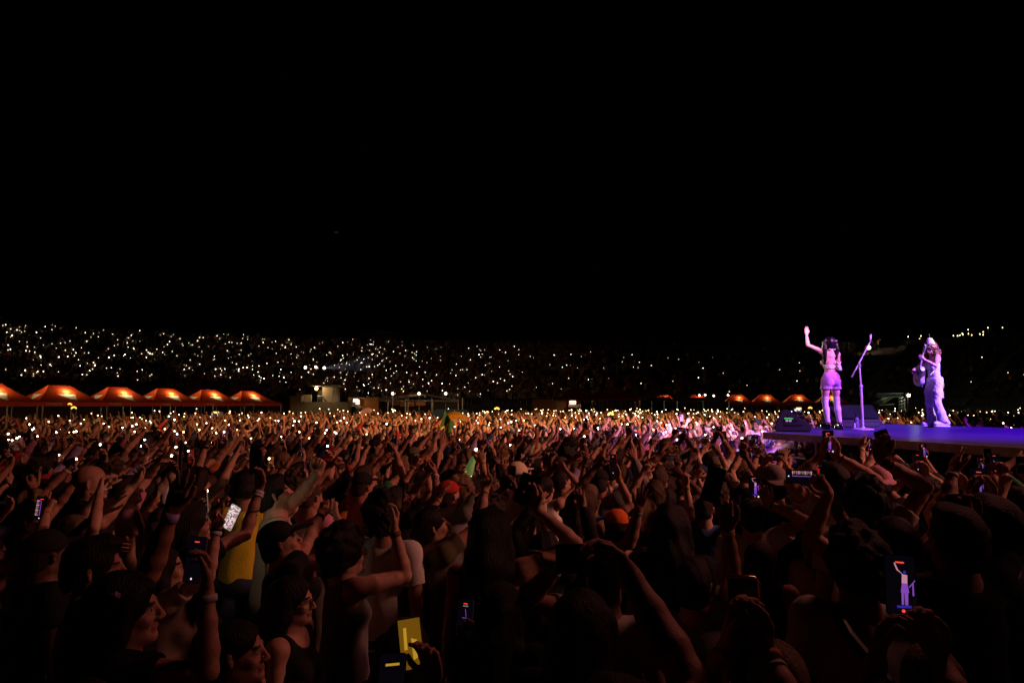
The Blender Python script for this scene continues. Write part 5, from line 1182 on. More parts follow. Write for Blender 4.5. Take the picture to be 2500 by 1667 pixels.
# ---------------------------------------------------------------- people one can single out
SINGXY = Vector((5.9, 12.9))
HERO_XY = []
USED = set()
def hero(label, u, v, d, face=None, hair='short', fem=False, shirt='tee', shirtc='black', skin=0, hairc=0, R=None, L=None, yaw=0.0, pitch=0.12, roll=0.0, girth=1.0, hairlen=.4, h=0.0058, specs=False, cap=None, bands=(), phones=(), seed=0, lean=0.0, smin=.86, smax=1.13, hair_h=.0065, group="people in the crowd", capcol=(.01, .01, .012)):
    hp = P(u, v, d); f = Vector(face) if face else (SINGXY - Vector((hp.x, hp.y))); rz = math.atan2(-f.x, f.y)
    B0 = Body(yaw, pitch, roll, fem=fem, girth=girth, lean=lean); s = max(smin, min(smax, hp.z / float(B0.hc[2])))
    Rz = Matrix.Rotation(rz, 3, 'Z'); off = Rz @ Vector(B0.hc) * s; loc = Vector((hp.x - off.x, hp.y - off.y, 0))
    def toL(q_): return tuple((Rz.inverted() @ (q_ - loc)) / s)
    arms = []
    for A in (R, L):
        if A is None: arms.append(None); continue
        A = dict(A); w_ = A['w']; A['w'] = toL(P(*w_)) if w_[0] > 10 else w_
        for k_ in ('dw', 'nw'):
            if k_ in A: A[k_[0]] = tuple(Rz.inverted() @ Vector(A.pop(k_)))
        arms.append(A)
    B = Body(yaw, pitch, roll, R=arms[0], L=arms[1], fem=fem, girth=girth, lean=lean)
    v_, f_ = B.body(h, 0.8); o = mesh_obj("person", v_, f_, BODYM, color=SKINS[skin], fmats=facemats(B, v_, f_)); o.location = loc; o.rotation_euler = (0, 0, rz); o.scale = (s, s, s)
    hc_ = HAIRC[hairc] if isinstance(hairc, int) else hairc
    if hair != 'bald': a, b = B.hair(hair, hair_h, seed, hairlen); mesh_obj("hair", a, b, HAIR, o, color=hc_)
    if cap: a, b = B.cap(.006, back=(cap == 'back')); mesh_obj("cap", a, b, CLOTH, o, color=capcol)
    a, b = B.shirt(.008, shirt, seed=seed + 3, inf=.011); sh_ = mesh_obj("shirt", a, b, CLOTH, o, color=SHIRT[shirtc]); link_mesh("trousers", LOWER[seed % 3], o, (.03, .04, .07))
    if specs: glasses(B, o)
    for side, t, hg, c_ in bands: ring_mesh(B, side, .0275 + .003 * (2 - t) * 3 + .002, hg, t).build("wristband", CLOTH, o, smooth=True, color=c_)
    tag(o, label, "person", group); USED.add(label); HERO_XY.append((loc.x, loc.y))
    for ph in phones:
        ph = dict(ph); side = ph.pop('side', None); roll_ = ph.pop('roll', 0.0); off_ = ph.pop('off', (.014, .1, .028))
        if 'at' in ph: pos = P(*ph.pop('at'))
        else: A = B.arm[side]; pos = loc + Rz @ (Vector(A['W'] + A['H'] @ v3(*off_)) * s)
        sd = ph.pop('sd', None); sd = Vector(sd) if sd else (Vector((0, 0, CAMZ)) - pos).normalized() * .6 + Vector((-f.normalized().x, -f.normalized().y, 0)) * .6
        phone(phone_matrix(pos, sd, ph.pop('up', Vector((0, 0, 1))), roll_), ph['color'], ph['state'], ph['label'], flash=ph.get('flash', False))
    return o, B
GOLD = (.55, .3, .05); SILV = (.5, .5, .52); WB = (.6, .55, .6); BK = (.015, .015, .015)
g_ = dict
hero("bald bearded man in black printed tee looking toward the stage", 224, 1180, 5.0, (1, .25), 'bald', shirtc='black', yaw=.15, pitch=.0, girth=1.12, skin=0, L=g_(w=(.1, .25, 1.2)), R=g_(w=(318, 1190, 4.8), e=(1, -.3, -1), pose='relax', nw=(-.5, -1, 0)))
_o = [q_ for q_ in COL.objects if q_.get("label", "").startswith("bald bearded")][0]; _b = Body(.15, 0, 0, girth=1.12); _c = _b.hc; _F = Field(_c + v3(-.12, -.1, -.2), _c + v3(.12, .16, .05), .005)
_F.cone(_c + _b.HR @ v3(.05, -.0, -.062), _c + _b.HR @ v3(.012, .07, -.1), .02, .022, .03); _F.cone(_c + _b.HR @ v3(-.05, -.0, -.062), _c + _b.HR @ v3(-.012, .07, -.1), .02, .022, .03); _F.cone(_c + _b.HR @ v3(-.022, .086, -.045), _c + _b.HR @ v3(.022, .086, -.045), .008, .008, .01); _F.wobble(.002, 120, 3)
fobj("beard", _F, HAIR, _o, (.03, .015, .01))
hero("man in flat black cap tilting his face up, thin arm stretched out", 686, 1325, 3.95, (1, .42), 'buzz', cap='front', shirtc='black', pitch=.33, yaw=.0, skin=0, R=g_(w=(812, 1205, 4.5), e=(0, -.3, -1), pose='point', nw=(0, -1, 0)), bands=((1, 1.9, .02, BK),))
hero("curly haired man in thick glasses lifting a dark phone", 845, 1352, 3.7, (1, .45), 'curly', shirtc='grey', shirt='tank', specs=True, pitch=.15, skin=2, R=g_(w=(962, 1290, 3.75), e=(.2, .2, -1), pose='grip', dw=(.15, .3, 1), nw=(-1, -.3, 0)), phones=(g_(at=(980, 1205, 3.85), sd=(-1, -.5, 0), roll=.25, color='black', state='off', label="dark phone with small glint raised by the curly man in glasses"),), bands=((1, 1.88, .03, (.2, .1, .05)),))
hero("smiling woman in round glasses and thin necklace, dark hair behind ears", 718, 1467, 3.3, (1, -.12), 'long', fem=True, shirt='tank', shirtc='black', specs=True, pitch=.02, yaw=.1, skin=2, hairlen=.45)
hero("woman in profile with hoop earring at the bottom edge, dark hair", 585, 1592, 2.55, (1, .05), 'bun', fem=True, shirt='tank', shirtc='black', pitch=.08, skin=0)
hero("man in beige tee with big forearm raised, face turned up", 672, 1207, 4.95, (1, .4), 'short', shirtc='beige', pitch=.3, skin=2, girth=1.12, L=g_(w=(806, 1125, 4.7), e=(.3, .4, -1), pose='fist', dw=(.2, .1, 1), nw=(0, -1, 0)))
hero("frizzy haired person in loose white shirt with black backpack straps", 940, 1262, 4.3, (.45, 1), 'curly', shirt='loose', shirtc='white', pitch=.1, skin=1, seed=4)
hero("man in olive tee with chin lifted high, one arm straight up", 1056, 1287, 4.4, (1, .35), 'short', shirtc='olive', pitch=.33, skin=0, R=g_(w=(1184, 1190, 4.5), e=(.4, .2, -1), pose='point', dw=(-.1, .1, 1), nw=(0, -1, 0)), bands=((1, 1.88, .016, GOLD),))
hero("woman with long black hair seen from behind, bare arm bent upward", 1200, 1310, 3.5, (.3, 1), 'wavy', fem=True, shirt='tank', shirtc='black', skin=2, hairlen=.62, hair_h=.007, pitch=.05, R=g_(w=(1306, 1240, 3.5), e=(1, .3, -1), pose='grip', dw=(-.25, .2, 1), nw=(-.2, -1, 0)),
     phones=(g_(at=(1281, 1193, 3.5), roll=.35, color='black', state='off', label="black phone tilted above the bent bare arm of long haired woman"),), bands=((-1, 1.9, .02, WB),))
hero("cropped haired man in white tee with ear showing, seen from behind", 1480, 1422, 3.1, (.35, 1), 'buzz', shirtc='white', skin=0, pitch=.0, L=g_(w=(1372, 1372, 2.9), e=(-1, .2, -1), pose='point', dw=(-1, .2, .25), nw=(0, .2, -1)), bands=((-1, 1.88, .014, WB), (-1, 1.8, .01, WB)))
hero("black shirted person with huge bent forearm holding a phone sideways", 1500, 1830, 1.45, (.25, 1), 'short', shirtc='black', skin=2, pitch=.1, girth=1.1, R=g_(w=(1535, 1400, 1.78), e=(1, .35, -.1), pose='grip', dw=(-.75, .2, .65), nw=(-.1, -.7, -.7)),
     phones=(g_(at=(1428, 1362, 1.85), roll=math.pi / 2, sd=(.1, -1, .15), color='black', state='off', label="black phone held sideways by a large hand near the pointing finger"),))
hero("dark haired man with lace collar, back of head before the camera", 1693, 1428, 3.3, (.25, 1), 'short', shirtc='grey', skin=1, seed=2, R=g_(w=(1777, 1262, 3.0), e=(1, .1, -1), pose='grip', dw=(-.1, .1, 1), nw=(-.2, -1, 0)),
     phones=(g_(at=(1741, 1182, 3.0), roll=.3, color='black', state='off', label="large black phone leaning on the raised wrist with gold band"),), bands=((1, 1.9, .02, GOLD), (1, 1.98, .016, WB)))
hero("person at the bottom edge with two banded wrists gripping a gold edged phone", 1850, 2010, 1.3, (.2, 1), 'short', shirtc='grey', skin=0, R=g_(w=(1862, 1570, 1.72), e=(1, 0, -1), pose='grip', dw=(-.3, .1, 1), nw=(-.8, -.6, 0)), L=g_(w=(1775, 1580, 1.72), e=(-1, 0, -1), pose='grip', dw=(.3, .1, 1), nw=(.8, -.6, 0)),
     phones=(g_(at=(1815, 1488, 1.78), sd=(-.3, -1, .1), color='gold', state='off', label="black phone with shining gold top edge gripped by two banded hands"),), bands=((-1, 1.85, .03, GOLD), (1, 1.85, .02, GOLD), (1, 1.75, .01, WB)))
_g = [q_ for q_ in COL.objects if q_.get('label', '').startswith('black phone with shining gold top edge')][0]
MB().tube([(-.0385, 0, .02), (-.0385, 0, .068), (-.03, 0, .079), (.03, 0, .079), (.0385, 0, .068), (.0385, 0, .02)], .0052, 10).build('case_edge', mat('gold_trim', (1.0, .6, .15), rough=.3, metal=1.0), _g, smooth=True)
o13, B13 = hero("person in white lettered tee with black cross strap, seen from behind", 2090, 1385, 2.85, (.12, 1), 'curly', shirtc='white', shirt='loose', skin=1, girth=1.15, seed=7, pitch=-.05)
text_obj("lettering", "ST", .17, Matrix.Translation((-.0, -.162, 1.14)) @ Matrix.Rotation(math.pi / 2, 4, 'X'), mat("black_ink", (.008, .008, .01), rough=.8), [c for c in o13.children if c.name.startswith('shirt')][0], .003)
MB().tube([(-.13, -.13, 1.47), (-.1, -.16, 1.4), (.02, -.172, 1.25), (.15, -.14, 1.05)], [.018, .022, .022, .02], 6).build("strap", BLACKP, o13)
hero("person below the brightest filming screen, both hands round the phone", 2330, 2000, 1.35, (.1, 1), 'short', shirtc='black', skin=1, R=g_(w=(2262, 1535, 1.85), e=(1, 0, -1), pose='grip', dw=(-.3, .1, 1), nw=(-.8, -.6, 0)), L=g_(w=(2142, 1535, 1.85), e=(-1, 0, -1), pose='grip', dw=(.3, .1, 1), nw=(.8, -.6, 0)),
     phones=(g_(at=(2199, 1428, 1.88), sd=(-.9, -1.7, .3), color='grey', state='singer', label="phone with the largest bright picture of the waving singer on its screen"),))
hero("person with thick forearm holding a phone sideways below the stage edge", 2190, 1330, 3.5, (.1, 1), 'short', shirtc='black', skin=0, girth=1.1, L=g_(w=(2022, 1205, 3.65), e=(-.3, .2, -1), pose='grip', dw=(-.6, .1, .8), nw=(.1, -.9, -.2)),
     phones=(g_(at=(1957, 1163, 3.7), roll=math.pi / 2, sd=(-.4, -1, .2), color='black', state='crowd', label="phone held sideways showing the stage and crowd on its screen"),))
hero("person in white tee with slim arm lifting a lit phone", 1835, 1262, 4.9, (.2, 1), 'short', shirtc='white', skin=2, seed=1, R=g_(w=(1874, 1228, 4.8), e=(1, 0, -1), pose='grip', dw=(-.3, .1, 1), nw=(-.2, -1, 0)),
     phones=(g_(at=(1841, 1188, 4.8), color='black', state='singer', label="small phone showing the whole singer in violet, above a slim arm"),), bands=((1, 1.88, .012, BK),))
hero("dark haired person in white tee filming the singer with both arms up", 2035, 1178, 4.9, (.05, 1), 'short', shirtc='white', skin=2, seed=5, R=g_(w=(2040, 1112, 4.75), e=(1, 0, -1), pose='grip', dw=(-.3, .1, 1), nw=(-.8, -.6, 0)), L=g_(w=(2005, 1112, 4.75), e=(-1, 0, -1), pose='grip', dw=(.3, .1, 1), nw=(.8, -.6, 0)),
     phones=(g_(at=(2022, 1078, 4.75), color='black', state='singer', label="phone in front of the metal stage edge showing the singer in pink"),), bands=((1, 1.86, .008, BK),))
hero("person in white tee under the stage edge with many wrist bracelets", 2110, 1235, 4.0, (.1, 1), 'curly', shirtc='white', skin=0, seed=6, R=g_(w=(2148, 1120, 4.0), e=(.6, 0, -1), pose='grip', dw=(.1, .1, 1), nw=(-.2, -1, 0)),
     phones=(g_(at=(2160, 1082, 4.0), roll=-.28, color='white', state='off', label="dark screened phone with pale case tilted against the stage edge"),), bands=((1, 1.9, .01, BK), (1, 1.84, .01, (.3, .02, .02)), (1, 1.78, .008, BK)))
o_, B_p = hero("person in a sparkling pale pink cap under the stage edge", 2142, 1180, 5.4, (.1, 1), 'buzz', cap='back', capcol=(.75, .35, .5), shirtc='black', skin=1, seed=9)
hero("person in bright orange cap worn backwards among dark heads", 1508, 1288, 4.6, (.35, 1), 'short', cap='front', capcol=(.85, .16, .02), shirtc='black', skin=0, girth=1.1, pitch=.05, L=g_(w=(1560, 1240, 4.4), pose='spread', e=(-.3, .2, -1), nw=(0, -1, 0)), bands=((-1, 1.88, .02, (.2, .4, .5)),))
hero("person in glowing bright yellow jersey beside the beige tee man", 598, 1190, 5.5, (-.3, 1), 'short', shirtc='yellow', shirt='tank', fem=True, skin=1, seed=3, girth=.88, pitch=-.1)
hero("person with violet paper wristband on a thick raised arm, white shirt", 236, 1388, 2.95, (1, .35), 'short', shirtc='white', shirt='loose', skin=1, seed=8, pitch=.02, girth=1.05, R=g_(w=(420, 1248, 2.75), e=(.1, .3, -1), pose='spread', dw=(.2, .2, 1), nw=(0, -1, 0)), bands=((1, 1.92, .04, (.5, .4, .85)),),
     phones=(g_(at=(441, 1120, 2.85), roll=.12, sd=(-1, -.4, 0), color='black', state='off', label="thin black phone edge-on over the arm with violet wristband"),))
hero("woman with shiny violet hair clips and long arm filming at lower corner", 312, 1490, 2.45, (1, .3), 'long', fem=True, shirtc='black', skin=0, seed=2, pitch=.05, R=g_(w=(505, 1432, 2.35), e=(.2, .2, -1), pose='grip', dw=(-.1, .2, 1), nw=(-.7, -.6, 0)),
     phones=(g_(at=(477, 1365, 2.45), sd=(-.3, -1, .2), color='grey', state='rec', label="black phone with red recording bar over a watch wearing wrist"),), bands=((1, 1.86, .022, SILV),))
_o, _B = [(q_, None) for q_ in COL.objects if q_.get("label", "").startswith("woman with shiny violet hair clips")][0]
g = MB(); _hb = Body(yaw=0, pitch=.05, fem=True); c_ = _hb.hc
for i in range(4): g.lathe([(.004, -.012), (.017, -.004), (.017, .004), (.004, .012)], (c_[0] + .088 + .004 * i, c_[1] - .02, c_[2] + .07 - .035 * i), 6, Matrix.Rotation(1.2, 3, 'Y'))
g.build("hair_clip", mat("violet_clip", (.5, .35, .7), rough=.15), _o)
hero("young woman with upturned face and one finger raised, bracelets", 408, 1392, 3.7, (1, .25), 'long', fem=True, shirtc='beige', skin=2, seed=4, pitch=.3, R=g_(w=(529, 1290, 3.6), e=(.3, 0, -1), pose='point', dw=(.0, .1, 1), nw=(0, -1, 0)), bands=((1, 1.9, .022, SILV), (1, 1.97, .012, BK)))
hero("dark haired woman whose banded arm holds a black phone over the yellow jersey", 466, 1282, 3.9, (.9, .5), 'long', fem=True, shirtc='black', skin=1, seed=5, pitch=.1, R=g_(w=(634, 1192, 4.1), e=(.1, .1, -1), pose='grip', dw=(-.05, .1, 1), nw=(-.4, -1, 0)),
     phones=(g_(at=(624, 1128, 4.15), sd=(-.1, -1, 0), color='black', state='off', label="upright black phone over the beige tee man, silver wristband below"),), bands=((1, 1.9, .022, SILV), (1, 1.84, .012, WB)))
hero("person at the bottom edge holding a phone in a yellow case", 1095, 1900, 1.75, (.4, 1), 'short', shirtc='black', skin=0, seed=1, L=g_(w=(1062, 1655, 2.1), e=(-.8, 0, -1), pose='relax', dw=(-.3, .1, 1), nw=(-.3, -1, 0)), bands=((-1, 1.84, .012, BK), (-1, 1.7, .04, (.25, .05, .08))))
phone(phone_matrix(P(1003, 1570, 2.15), (.15, -1, .25), roll=-.12), 'gold', 'amber', "gold edged phone with amber yellow screen in a hand at the bottom edge")
phone(phone_matrix(P(955, 1668, 1.95), (.1, -1, .3), roll=.05), 'black', 'bar', "phone at the bottom edge showing only a bright yellow bar")
hero("long haired person in black, screen with yellow and red marks at chest", 1225, 1490, 3.0, (.4, 1), 'long', fem=True, shirtc='black', skin=1, seed=6, hairlen=.6, L=g_(w=(1145, 1570, 3.1), e=(-1, 0, -1), pose='grip', dw=(0, .1, 1), nw=(.2, -1, 0)), phones=(g_(at=(1135, 1508, 3.15), sd=(-.3, -1, .25), color='grey', state='lines', label="phone with red and yellow screen marks held low among black shirts"),))
hero("woman with thick dark hair and thin headband seen from behind", 1636, 1292, 3.9, (.2, 1), 'wavy', fem=True, shirtc='black', skin=1, seed=7, hairlen=.6, hair_h=.0075)
hero("huge dark head of long straight hair in front of the camera", 1425, 1545, 2.2, (.35, 1), 'long', fem=True, shirtc='black', skin=1, seed=3, hairlen=.7, hair_h=.007, girth=1.05)
hero("person in pale beige cap low in the middle rows", 1265, 1166, 6.0, (.6, 1), 'buzz', cap='front', capcol=(.7, .6, .42), shirtc='beige', skin=2, seed=3)
hero("person in grey cap under the sleeve of a white shirt", 1888, 1182, 5.1, (.15, 1), 'buzz', cap='back', capcol=(.25, .2, .19), shirtc='black', skin=0, seed=2)
hero("person at the frame edge filming with a faint blue screen", 2420, 1290, 3.1, (-.1, 1), 'short', shirtc='navy', skin=0, seed=6, R=g_(w=(2412, 1225, 3.4), e=(1, 0, -1), pose='grip', dw=(-.3, .1, 1), nw=(-.8, -.6, 0)), L=g_(w=(2365, 1225, 3.4), e=(-1, 0, -1), pose='grip', dw=(.3, .1, 1), nw=(.8, -.6, 0)),
     phones=(g_(at=(2391, 1182, 3.4), sd=(-.7, -1, .1), color='grey', state='small', label="phone near the frame edge with a faint blue singer on screen"),))
hero("dark figure at the frame edge holding a black phone low", 2330, 1320, 2.9, (-.1, 1), 'short', shirtc='black', skin=1, seed=8, R=g_(w=(2362, 1285, 3.0), e=(1, 0, -1), pose='grip', dw=(-.2, .1, 1), nw=(-.3, -1, 0)),
     phones=(g_(at=(2338, 1250, 3.0), roll=-.1, color='black', state='off', label="black phone in the dark crowd below the guitarist"),))
hero("bearded guard in lilac shirt and glasses standing beside the stage corner", 1848, 1037, 17.6, (-.9, -.7), 'short', shirtc='lilac', shirt='loose', skin=4, specs=True, pitch=0, seed=2, h=.008, girth=1.15, smax=1.2)
hero("person in bright white tee with picture print, one arm up holding a phone", 1652, 1064, 16.6, (.5, -.2), 'short', shirtc='white', skin=2, seed=5, h=.008, R=g_(w=(1678, 1030, 16.4), e=(.5, 0, -1), pose='grip', nw=(0, -1, 0)), phones=(g_(at=(1664, 1020, 16.3), sd=(.3, 1, 0), color='purple', state='off', label="violet phone raised over the bright white tee in the lit pool"),))
# a lit green bottle shaped lantern and two loose lit screens
lamp('screen_light', 'POINT', P(578, 1262, 4.5), None, .8, (1.0, .85, .6), .06)
e = empty("green_bottle_lantern", P(1150, 1135, 7.2)); e.rotation_euler = (0, math.radians(18), 0); e.scale = (.68, .68, .68)
MB().lathe([(.06, -.18), (.07, -.16), (.065, -.05), (.05, .05), (.035, .12), (.033, .15)], (0, 0, 0), 18).build("bottle", mat("lit_green_plastic", (.3, .5, .15), emis=(.35, .75, .18), estr=.12, noise=.2), e, smooth=True)
MB().lathe([(.05, .14), (.052, .155), (.048, .18), (.06, .22), (.03, .23)], (0, 0, 0), 14).build("collar", mat("straw", (.55, .3, .1)), e)
m = MB(); rr = random.Random(1)
for _ in range(22):
    a, z = rr.uniform(0, 6.28), rr.uniform(-.16, .1); r = np.interp(z, [-.16, .1], [.07, .038]); m.box((math.cos(a) * r, math.sin(a) * r, z), (.008, .008, .008))
m.build("light_string", mat("green_bulbs", (1, 1, 1), emis=(.8, 1.0, .4), estr=4), e); m = MB(); ball(m, (0, 0, .25), .02, 8); m.build("flame_bulb", WARMLAMP, e, smooth=True)
tag(e, "glowing green bottle shaped lantern with light string held in the middle rows", "lantern")
phone(phone_matrix(P(566, 1262, 4.1), (-.2, -1, 0), roll=.45), 'black', 'lite', "phone with bright picture against the yellow jersey")
phone(phone_matrix(P(100, 1240, 4.6), (.2, -1, 0), roll=.1), 'black', 'crowd', "phone with pinkish picture near the frame edge left of the bald man")

# ---------------------------------------------------------------- procedural rows
LM = [(-50, "frame corner"), (120, "first orange canopies"), (285, "third orange canopy"), (405, "fourth orange canopy"), (510, "fifth orange canopy"), (605, "last orange canopy"), (720, "concrete ramp wall"), (790, "cream cabin"), (870, "ochre wall sign"), (940, "sheeted shelter end"), (1023, "gabled shelter ridge"), (1095, "blue tent"),
      (1200, "amber glowing fan"), (1300, "tan wall end"), (1398, "pale counter sign"), (1490, "dark red canopies"), (1620, "black shelter start"), (1720, "black shelter end"), (1800, "half hidden canopy"), (1868, "middle orange canopy"), (1937, "stage corner monitor"), (2033, "waving singer"), (2107, "microphone stand"), (2190, "truss gantry"), (2285, "guitarist"), (2400, "empty deck"), (2540, "frame edge")]
def lm_of(u): return min(LM, key=lambda q_: abs(q_[0] - u))[1]
def band_of(y): return "close rows" if y < 4.6 else "middle rows" if y < 7.5 else "farther rows" if y < 10.5 else "back rows"
def px_of(x, y, z):
    c, s = math.cos(PITCH), math.sin(PITCH); dz = z - CAMZ; f_ = y * c + dz * s; up = -y * s + dz * c
    return CX + FPX * x / f_, CY - FPX * up / f_
rr = random.Random(11); cand = []
y = 1.9
while y < 16.5:
    sp_ = 0.56 if y < 9 else 0.6; x = -0.80 * y - 0.4
    while x < 0.80 * y + 0.4:
        px_, py_ = x + rr.uniform(-.15, .15), y + rr.uniform(-.15, .15)
        if not in_stage(px_, py_, 0.42) and all((px_ - a) ** 2 + (py_ - b) ** 2 > 0.2 for a, b in HERO_XY): cand.append((py_, px_))
        x += sp_ * (1.15 if y < 4 else 1.0)
    y += sp_ * 0.98
cand.sort()
NIND = 300 - len(HERO_XY) - 3
byp = {}
for V in vr: byp.setdefault(V.pose, []).append(V)
nphone = 0
def pick_pose(px_, py_, u, rr):
    if py_ < 3.1: return rr.choice(['down'] * 9 + ['bag', 'chest'])
    if py_ < 4.2: return rr.choice(['down'] * 3 + ['film1', 'reach', 'film2', 'reach', 'point'] + (['reach', 'both', 'point'] if u < 1500 else []))
    if py_ < 7 and u < 1850: return rr.choice(['down', 'film2', 'film1', 'reach', 'reach', 'both', 'point', 'reach', 'both'] + (['torch'] * 4 if u < 800 else []))
    if u > 1900: return rr.choice(['film2', 'film1', 'wide', 'film2', 'reach', 'down', 'film1', 'down', 'down'])
    if u < 760: return rr.choice(['torch'] * 5 + ['reach', 'reach', 'film2', 'both', 'point', 'film1', 'down'])
    return rr.choice(['reach'] * 4 + ['point', 'point', 'both', 'both', 'film2', 'film1', 'torch', 'torch', 'down', 'wide'])
REST = []
n_ind = 0
for (py_, px_) in cand:
    u, v = px_of(px_, py_, 1.6)
    if n_ind >= NIND or py_ > 13.5: REST.append((px_, py_)); continue
    if u < -60 or u > 2560: REST.append((px_, py_)) if py_ > 3 else None; continue
    if py_ < 2.6 and abs(u - CX) < 700 and rr.random() < .35: continue
    for tries in range(60):
        pose = pick_pose(px_, py_, u, rr); V = rr.choice(byp[pose]); sc_name = rr.choice(['black'] * 9 + ['white', 'white', 'grey', 'grey', 'olive', 'navy', 'red', 'beige', 'blue', 'lilac', 'pink', 'orange', 'green'] if tries < 12 else list(SHIRT)[:-1])
        st_ = {'tee': 'tee', 'tank': 'tank', 'loose': 'loose tee', 'long': 'sweater'}[V.shirt]
        hd_ = HTXT[V.hair]
        if hd_ == 'bald' and tries < 20 and rr.random() < .6: continue
        lab = f"{hd_} person in {sc_name} {st_} {PTXT[pose]}, {band_of(py_)} below {lm_of(u)}"
        if lab not in USED: break
    USED.add(lab)
    rz = math.atan2(-(SINGXY.x - px_), SINGXY.y - py_) + rr.gauss(0, .16)
    if py_ > 12.6: rz += .0
    s = min(max(rr.gauss(.985 if not V.fem else .945, .035), .86), 1.06)
    if py_ < 3.4: s = min(s, .96)
    place_person(V, (px_, py_, 0), rz, s, None, SHIRT[sc_name], rr.choice(SKINS), rr.choice(HAIRC), lab, rr); n_ind += 1
    if V.phone and nphone < 150:
        pos, roll_ = V.phone; Mz = Matrix.Rotation(rz, 3, 'Z'); wp_ = Vector((px_, py_, 0)) + Mz @ (Vector(pos) * s); sd = Mz @ Vector(V.ps)
        torch = pose == 'torch'
        if torch and rr.random() < .75: sd = Vector((wp_.x, wp_.y, .0)).normalized() + Vector((rr.uniform(-.6, .6), rr.uniform(-.3, .3), rr.uniform(-.2, .3)))
        for tries in range(60):
            pc = rr.choice([q_ for q_ in PCOL if q_ != 'amber']); stt = 'off' if torch else rr.choice(['small', 'rec', 'off', 'singer', 'rec'])
            stx = {'off': 'dark screened', 'small': 'filming', 'rec': 'recording', 'singer': 'bright screened'}[stt] if not torch else 'torch lit'
            lab2 = f"{stx} {pc} phone of {HTXT[V.hair]} {sc_name} clad person, {band_of(py_)} below {lm_of(u)}"
            if lab2 not in USED: break
        USED.add(lab2); phone(phone_matrix(wp_, sd, roll=roll_), pc, stt, lab2, flash=torch); nphone += 1
print("individuals", n_ind, "phones", nphone, "rest", len(REST), "heroes", len(HERO_XY))

# ---------------------------------------------------------------- the rest of the crowd: one object, nobody could count it
def lod(V, ratio, h=0.016):
    """decimated joined figure: verts, tris, slot (0 skin 1 hair 2 shirt 3 trousers)"""
    B = V.B; parts = [(B.body(h, .8), 0), (B.shirt(h, V.shirt, inf=.016), 2), (B.lower(.03), 3)]
    if V.hair not in ('bald',): parts.append((B.hair('short' if V.hair == 'cap' else V.hair, h, 1), 1))
    vs, fs, ms = [], [], []; b = 0
    for (v, f), k_ in parts: vs.append(v); fs.append(f + b); ms.append(np.full(len(f), k_)); b += len(v)
    o = mesh_obj("tmp", np.concatenate(vs), np.concatenate(fs), [SKIN, HAIR, CLOTH, CLOTH], fmats=np.concatenate(ms))
    md = o.modifiers.new("d", 'DECIMATE'); md.ratio = ratio; md.use_collapse_triangulate = True
    dg = bpy.context.evaluated_depsgraph_get(); me = o.evaluated_get(dg).to_mesh(); me.calc_loop_triangles()
    n = len(me.vertices); v = np.empty(n * 3, np.float32); me.vertices.foreach_get("co", v); t = np.empty(len(me.loop_triangles) * 3, np.int32); me.loop_triangles.foreach_get("vertices", t)
    pi = np.empty(len(me.loop_triangles), np.int32); me.loop_triangles.foreach_get("polygon_index", pi); mi = np.empty(len(me.polygons), np.int32); me.polygons.foreach_get("material_index", mi)
    bpy.data.objects.remove(o); return v.reshape(-1, 3), t.reshape(-1, 3), mi[pi]
def flat(nm, c, rough=.7): return mat(nm, c, rough=rough, noise=.1, nscale=4)
CM = [flat("crowd_skin_a", SKINS[0], .5), flat("crowd_skin_b", SKINS[2], .5), flat("crowd_skin_c", SKINS[3], .5), flat("crowd_hair_a", HAIRC[0], .5), flat("crowd_hair_b", HAIRC[2], .5),
      flat("crowd_black", SHIRT['black']), flat("crowd_white", SHIRT['white']), flat("crowd_grey", SHIRT['grey']), flat("crowd_red", SHIRT['red']), flat("crowd_navy", SHIRT['navy']), flat("crowd_beige", SHIRT['beige']), flat("crowd_orange", SHIRT['orange'])]
src = [V for V in vr if V.pose in ('reach', 'both', 'torch', 'film2', 'point', 'down')]; rr = random.Random(2); pick = rr.sample(src, 12); 
tor = [V for V in vr if V.pose == 'torch'][:3]; pick += tor
L1 = [(lod(V, .12), V) for V in pick]; L2 = [(lod(V, .03, .02), V) for V in pick[4:]]; L3 = [(lod(V, .012, .025), V) for V in pick[6:]]
allv, allf, allm = [], [], []; base = 0; LIGHTS = []
def add_fig(entry, x, y, z, rz, s, rr, light=0.0, lr=.03):
    global base
    (v, t, mi), V = entry; c, sn = math.cos(rz) * s, math.sin(rz) * s
    q_ = np.empty_like(v); q_[:, 0] = v[:, 0] * c - v[:, 1] * sn + x; q_[:, 1] = v[:, 0] * sn + v[:, 1] * c + y; q_[:, 2] = v[:, 2] * s + z
    mp_ = np.array([rr.choice((0, 0, 1, 2)), rr.choice((3, 3, 4)), rr.choice((5, 5, 5, 6, 6, 7, 8, 9, 10, 10, 11) if rr.random() < .9 else (11, 8)), rr.choice((5, 9))])
    allv.append(q_); allf.append(t + base); allm.append(mp_[mi]); base += len(v)
    if light and rr.random() < light:
        side = max((1, -1), key=lambda k_: V.B.arm[k_]['W'][2]); p_ = V.B.arm[side]['W'] + V.B.arm[side]['H'][:, 1] * .17; LIGHTS.append((p_[0] * c - p_[1] * sn + x, p_[0] * sn + p_[1] * c + y, p_[2] * s + z, lr))
for (x, y) in REST: add_fig(rr.choice(L1), x, y, 0, math.atan2(-(SINGXY.x - x), SINGXY.y - y) + rr.gauss(0, .2), rr.uniform(.9, 1.03), rr, .26 if x < -2 else .12, .018)
LIM = [(-400, 26), (-100, 31.5), (140, 33.5), (285, 37), (500, 44), (640, 49), (850, 52.5), (1120, 56), (1400, 64), (1800, 68), (2200, 70), (2700, 64)]
y = 16.5
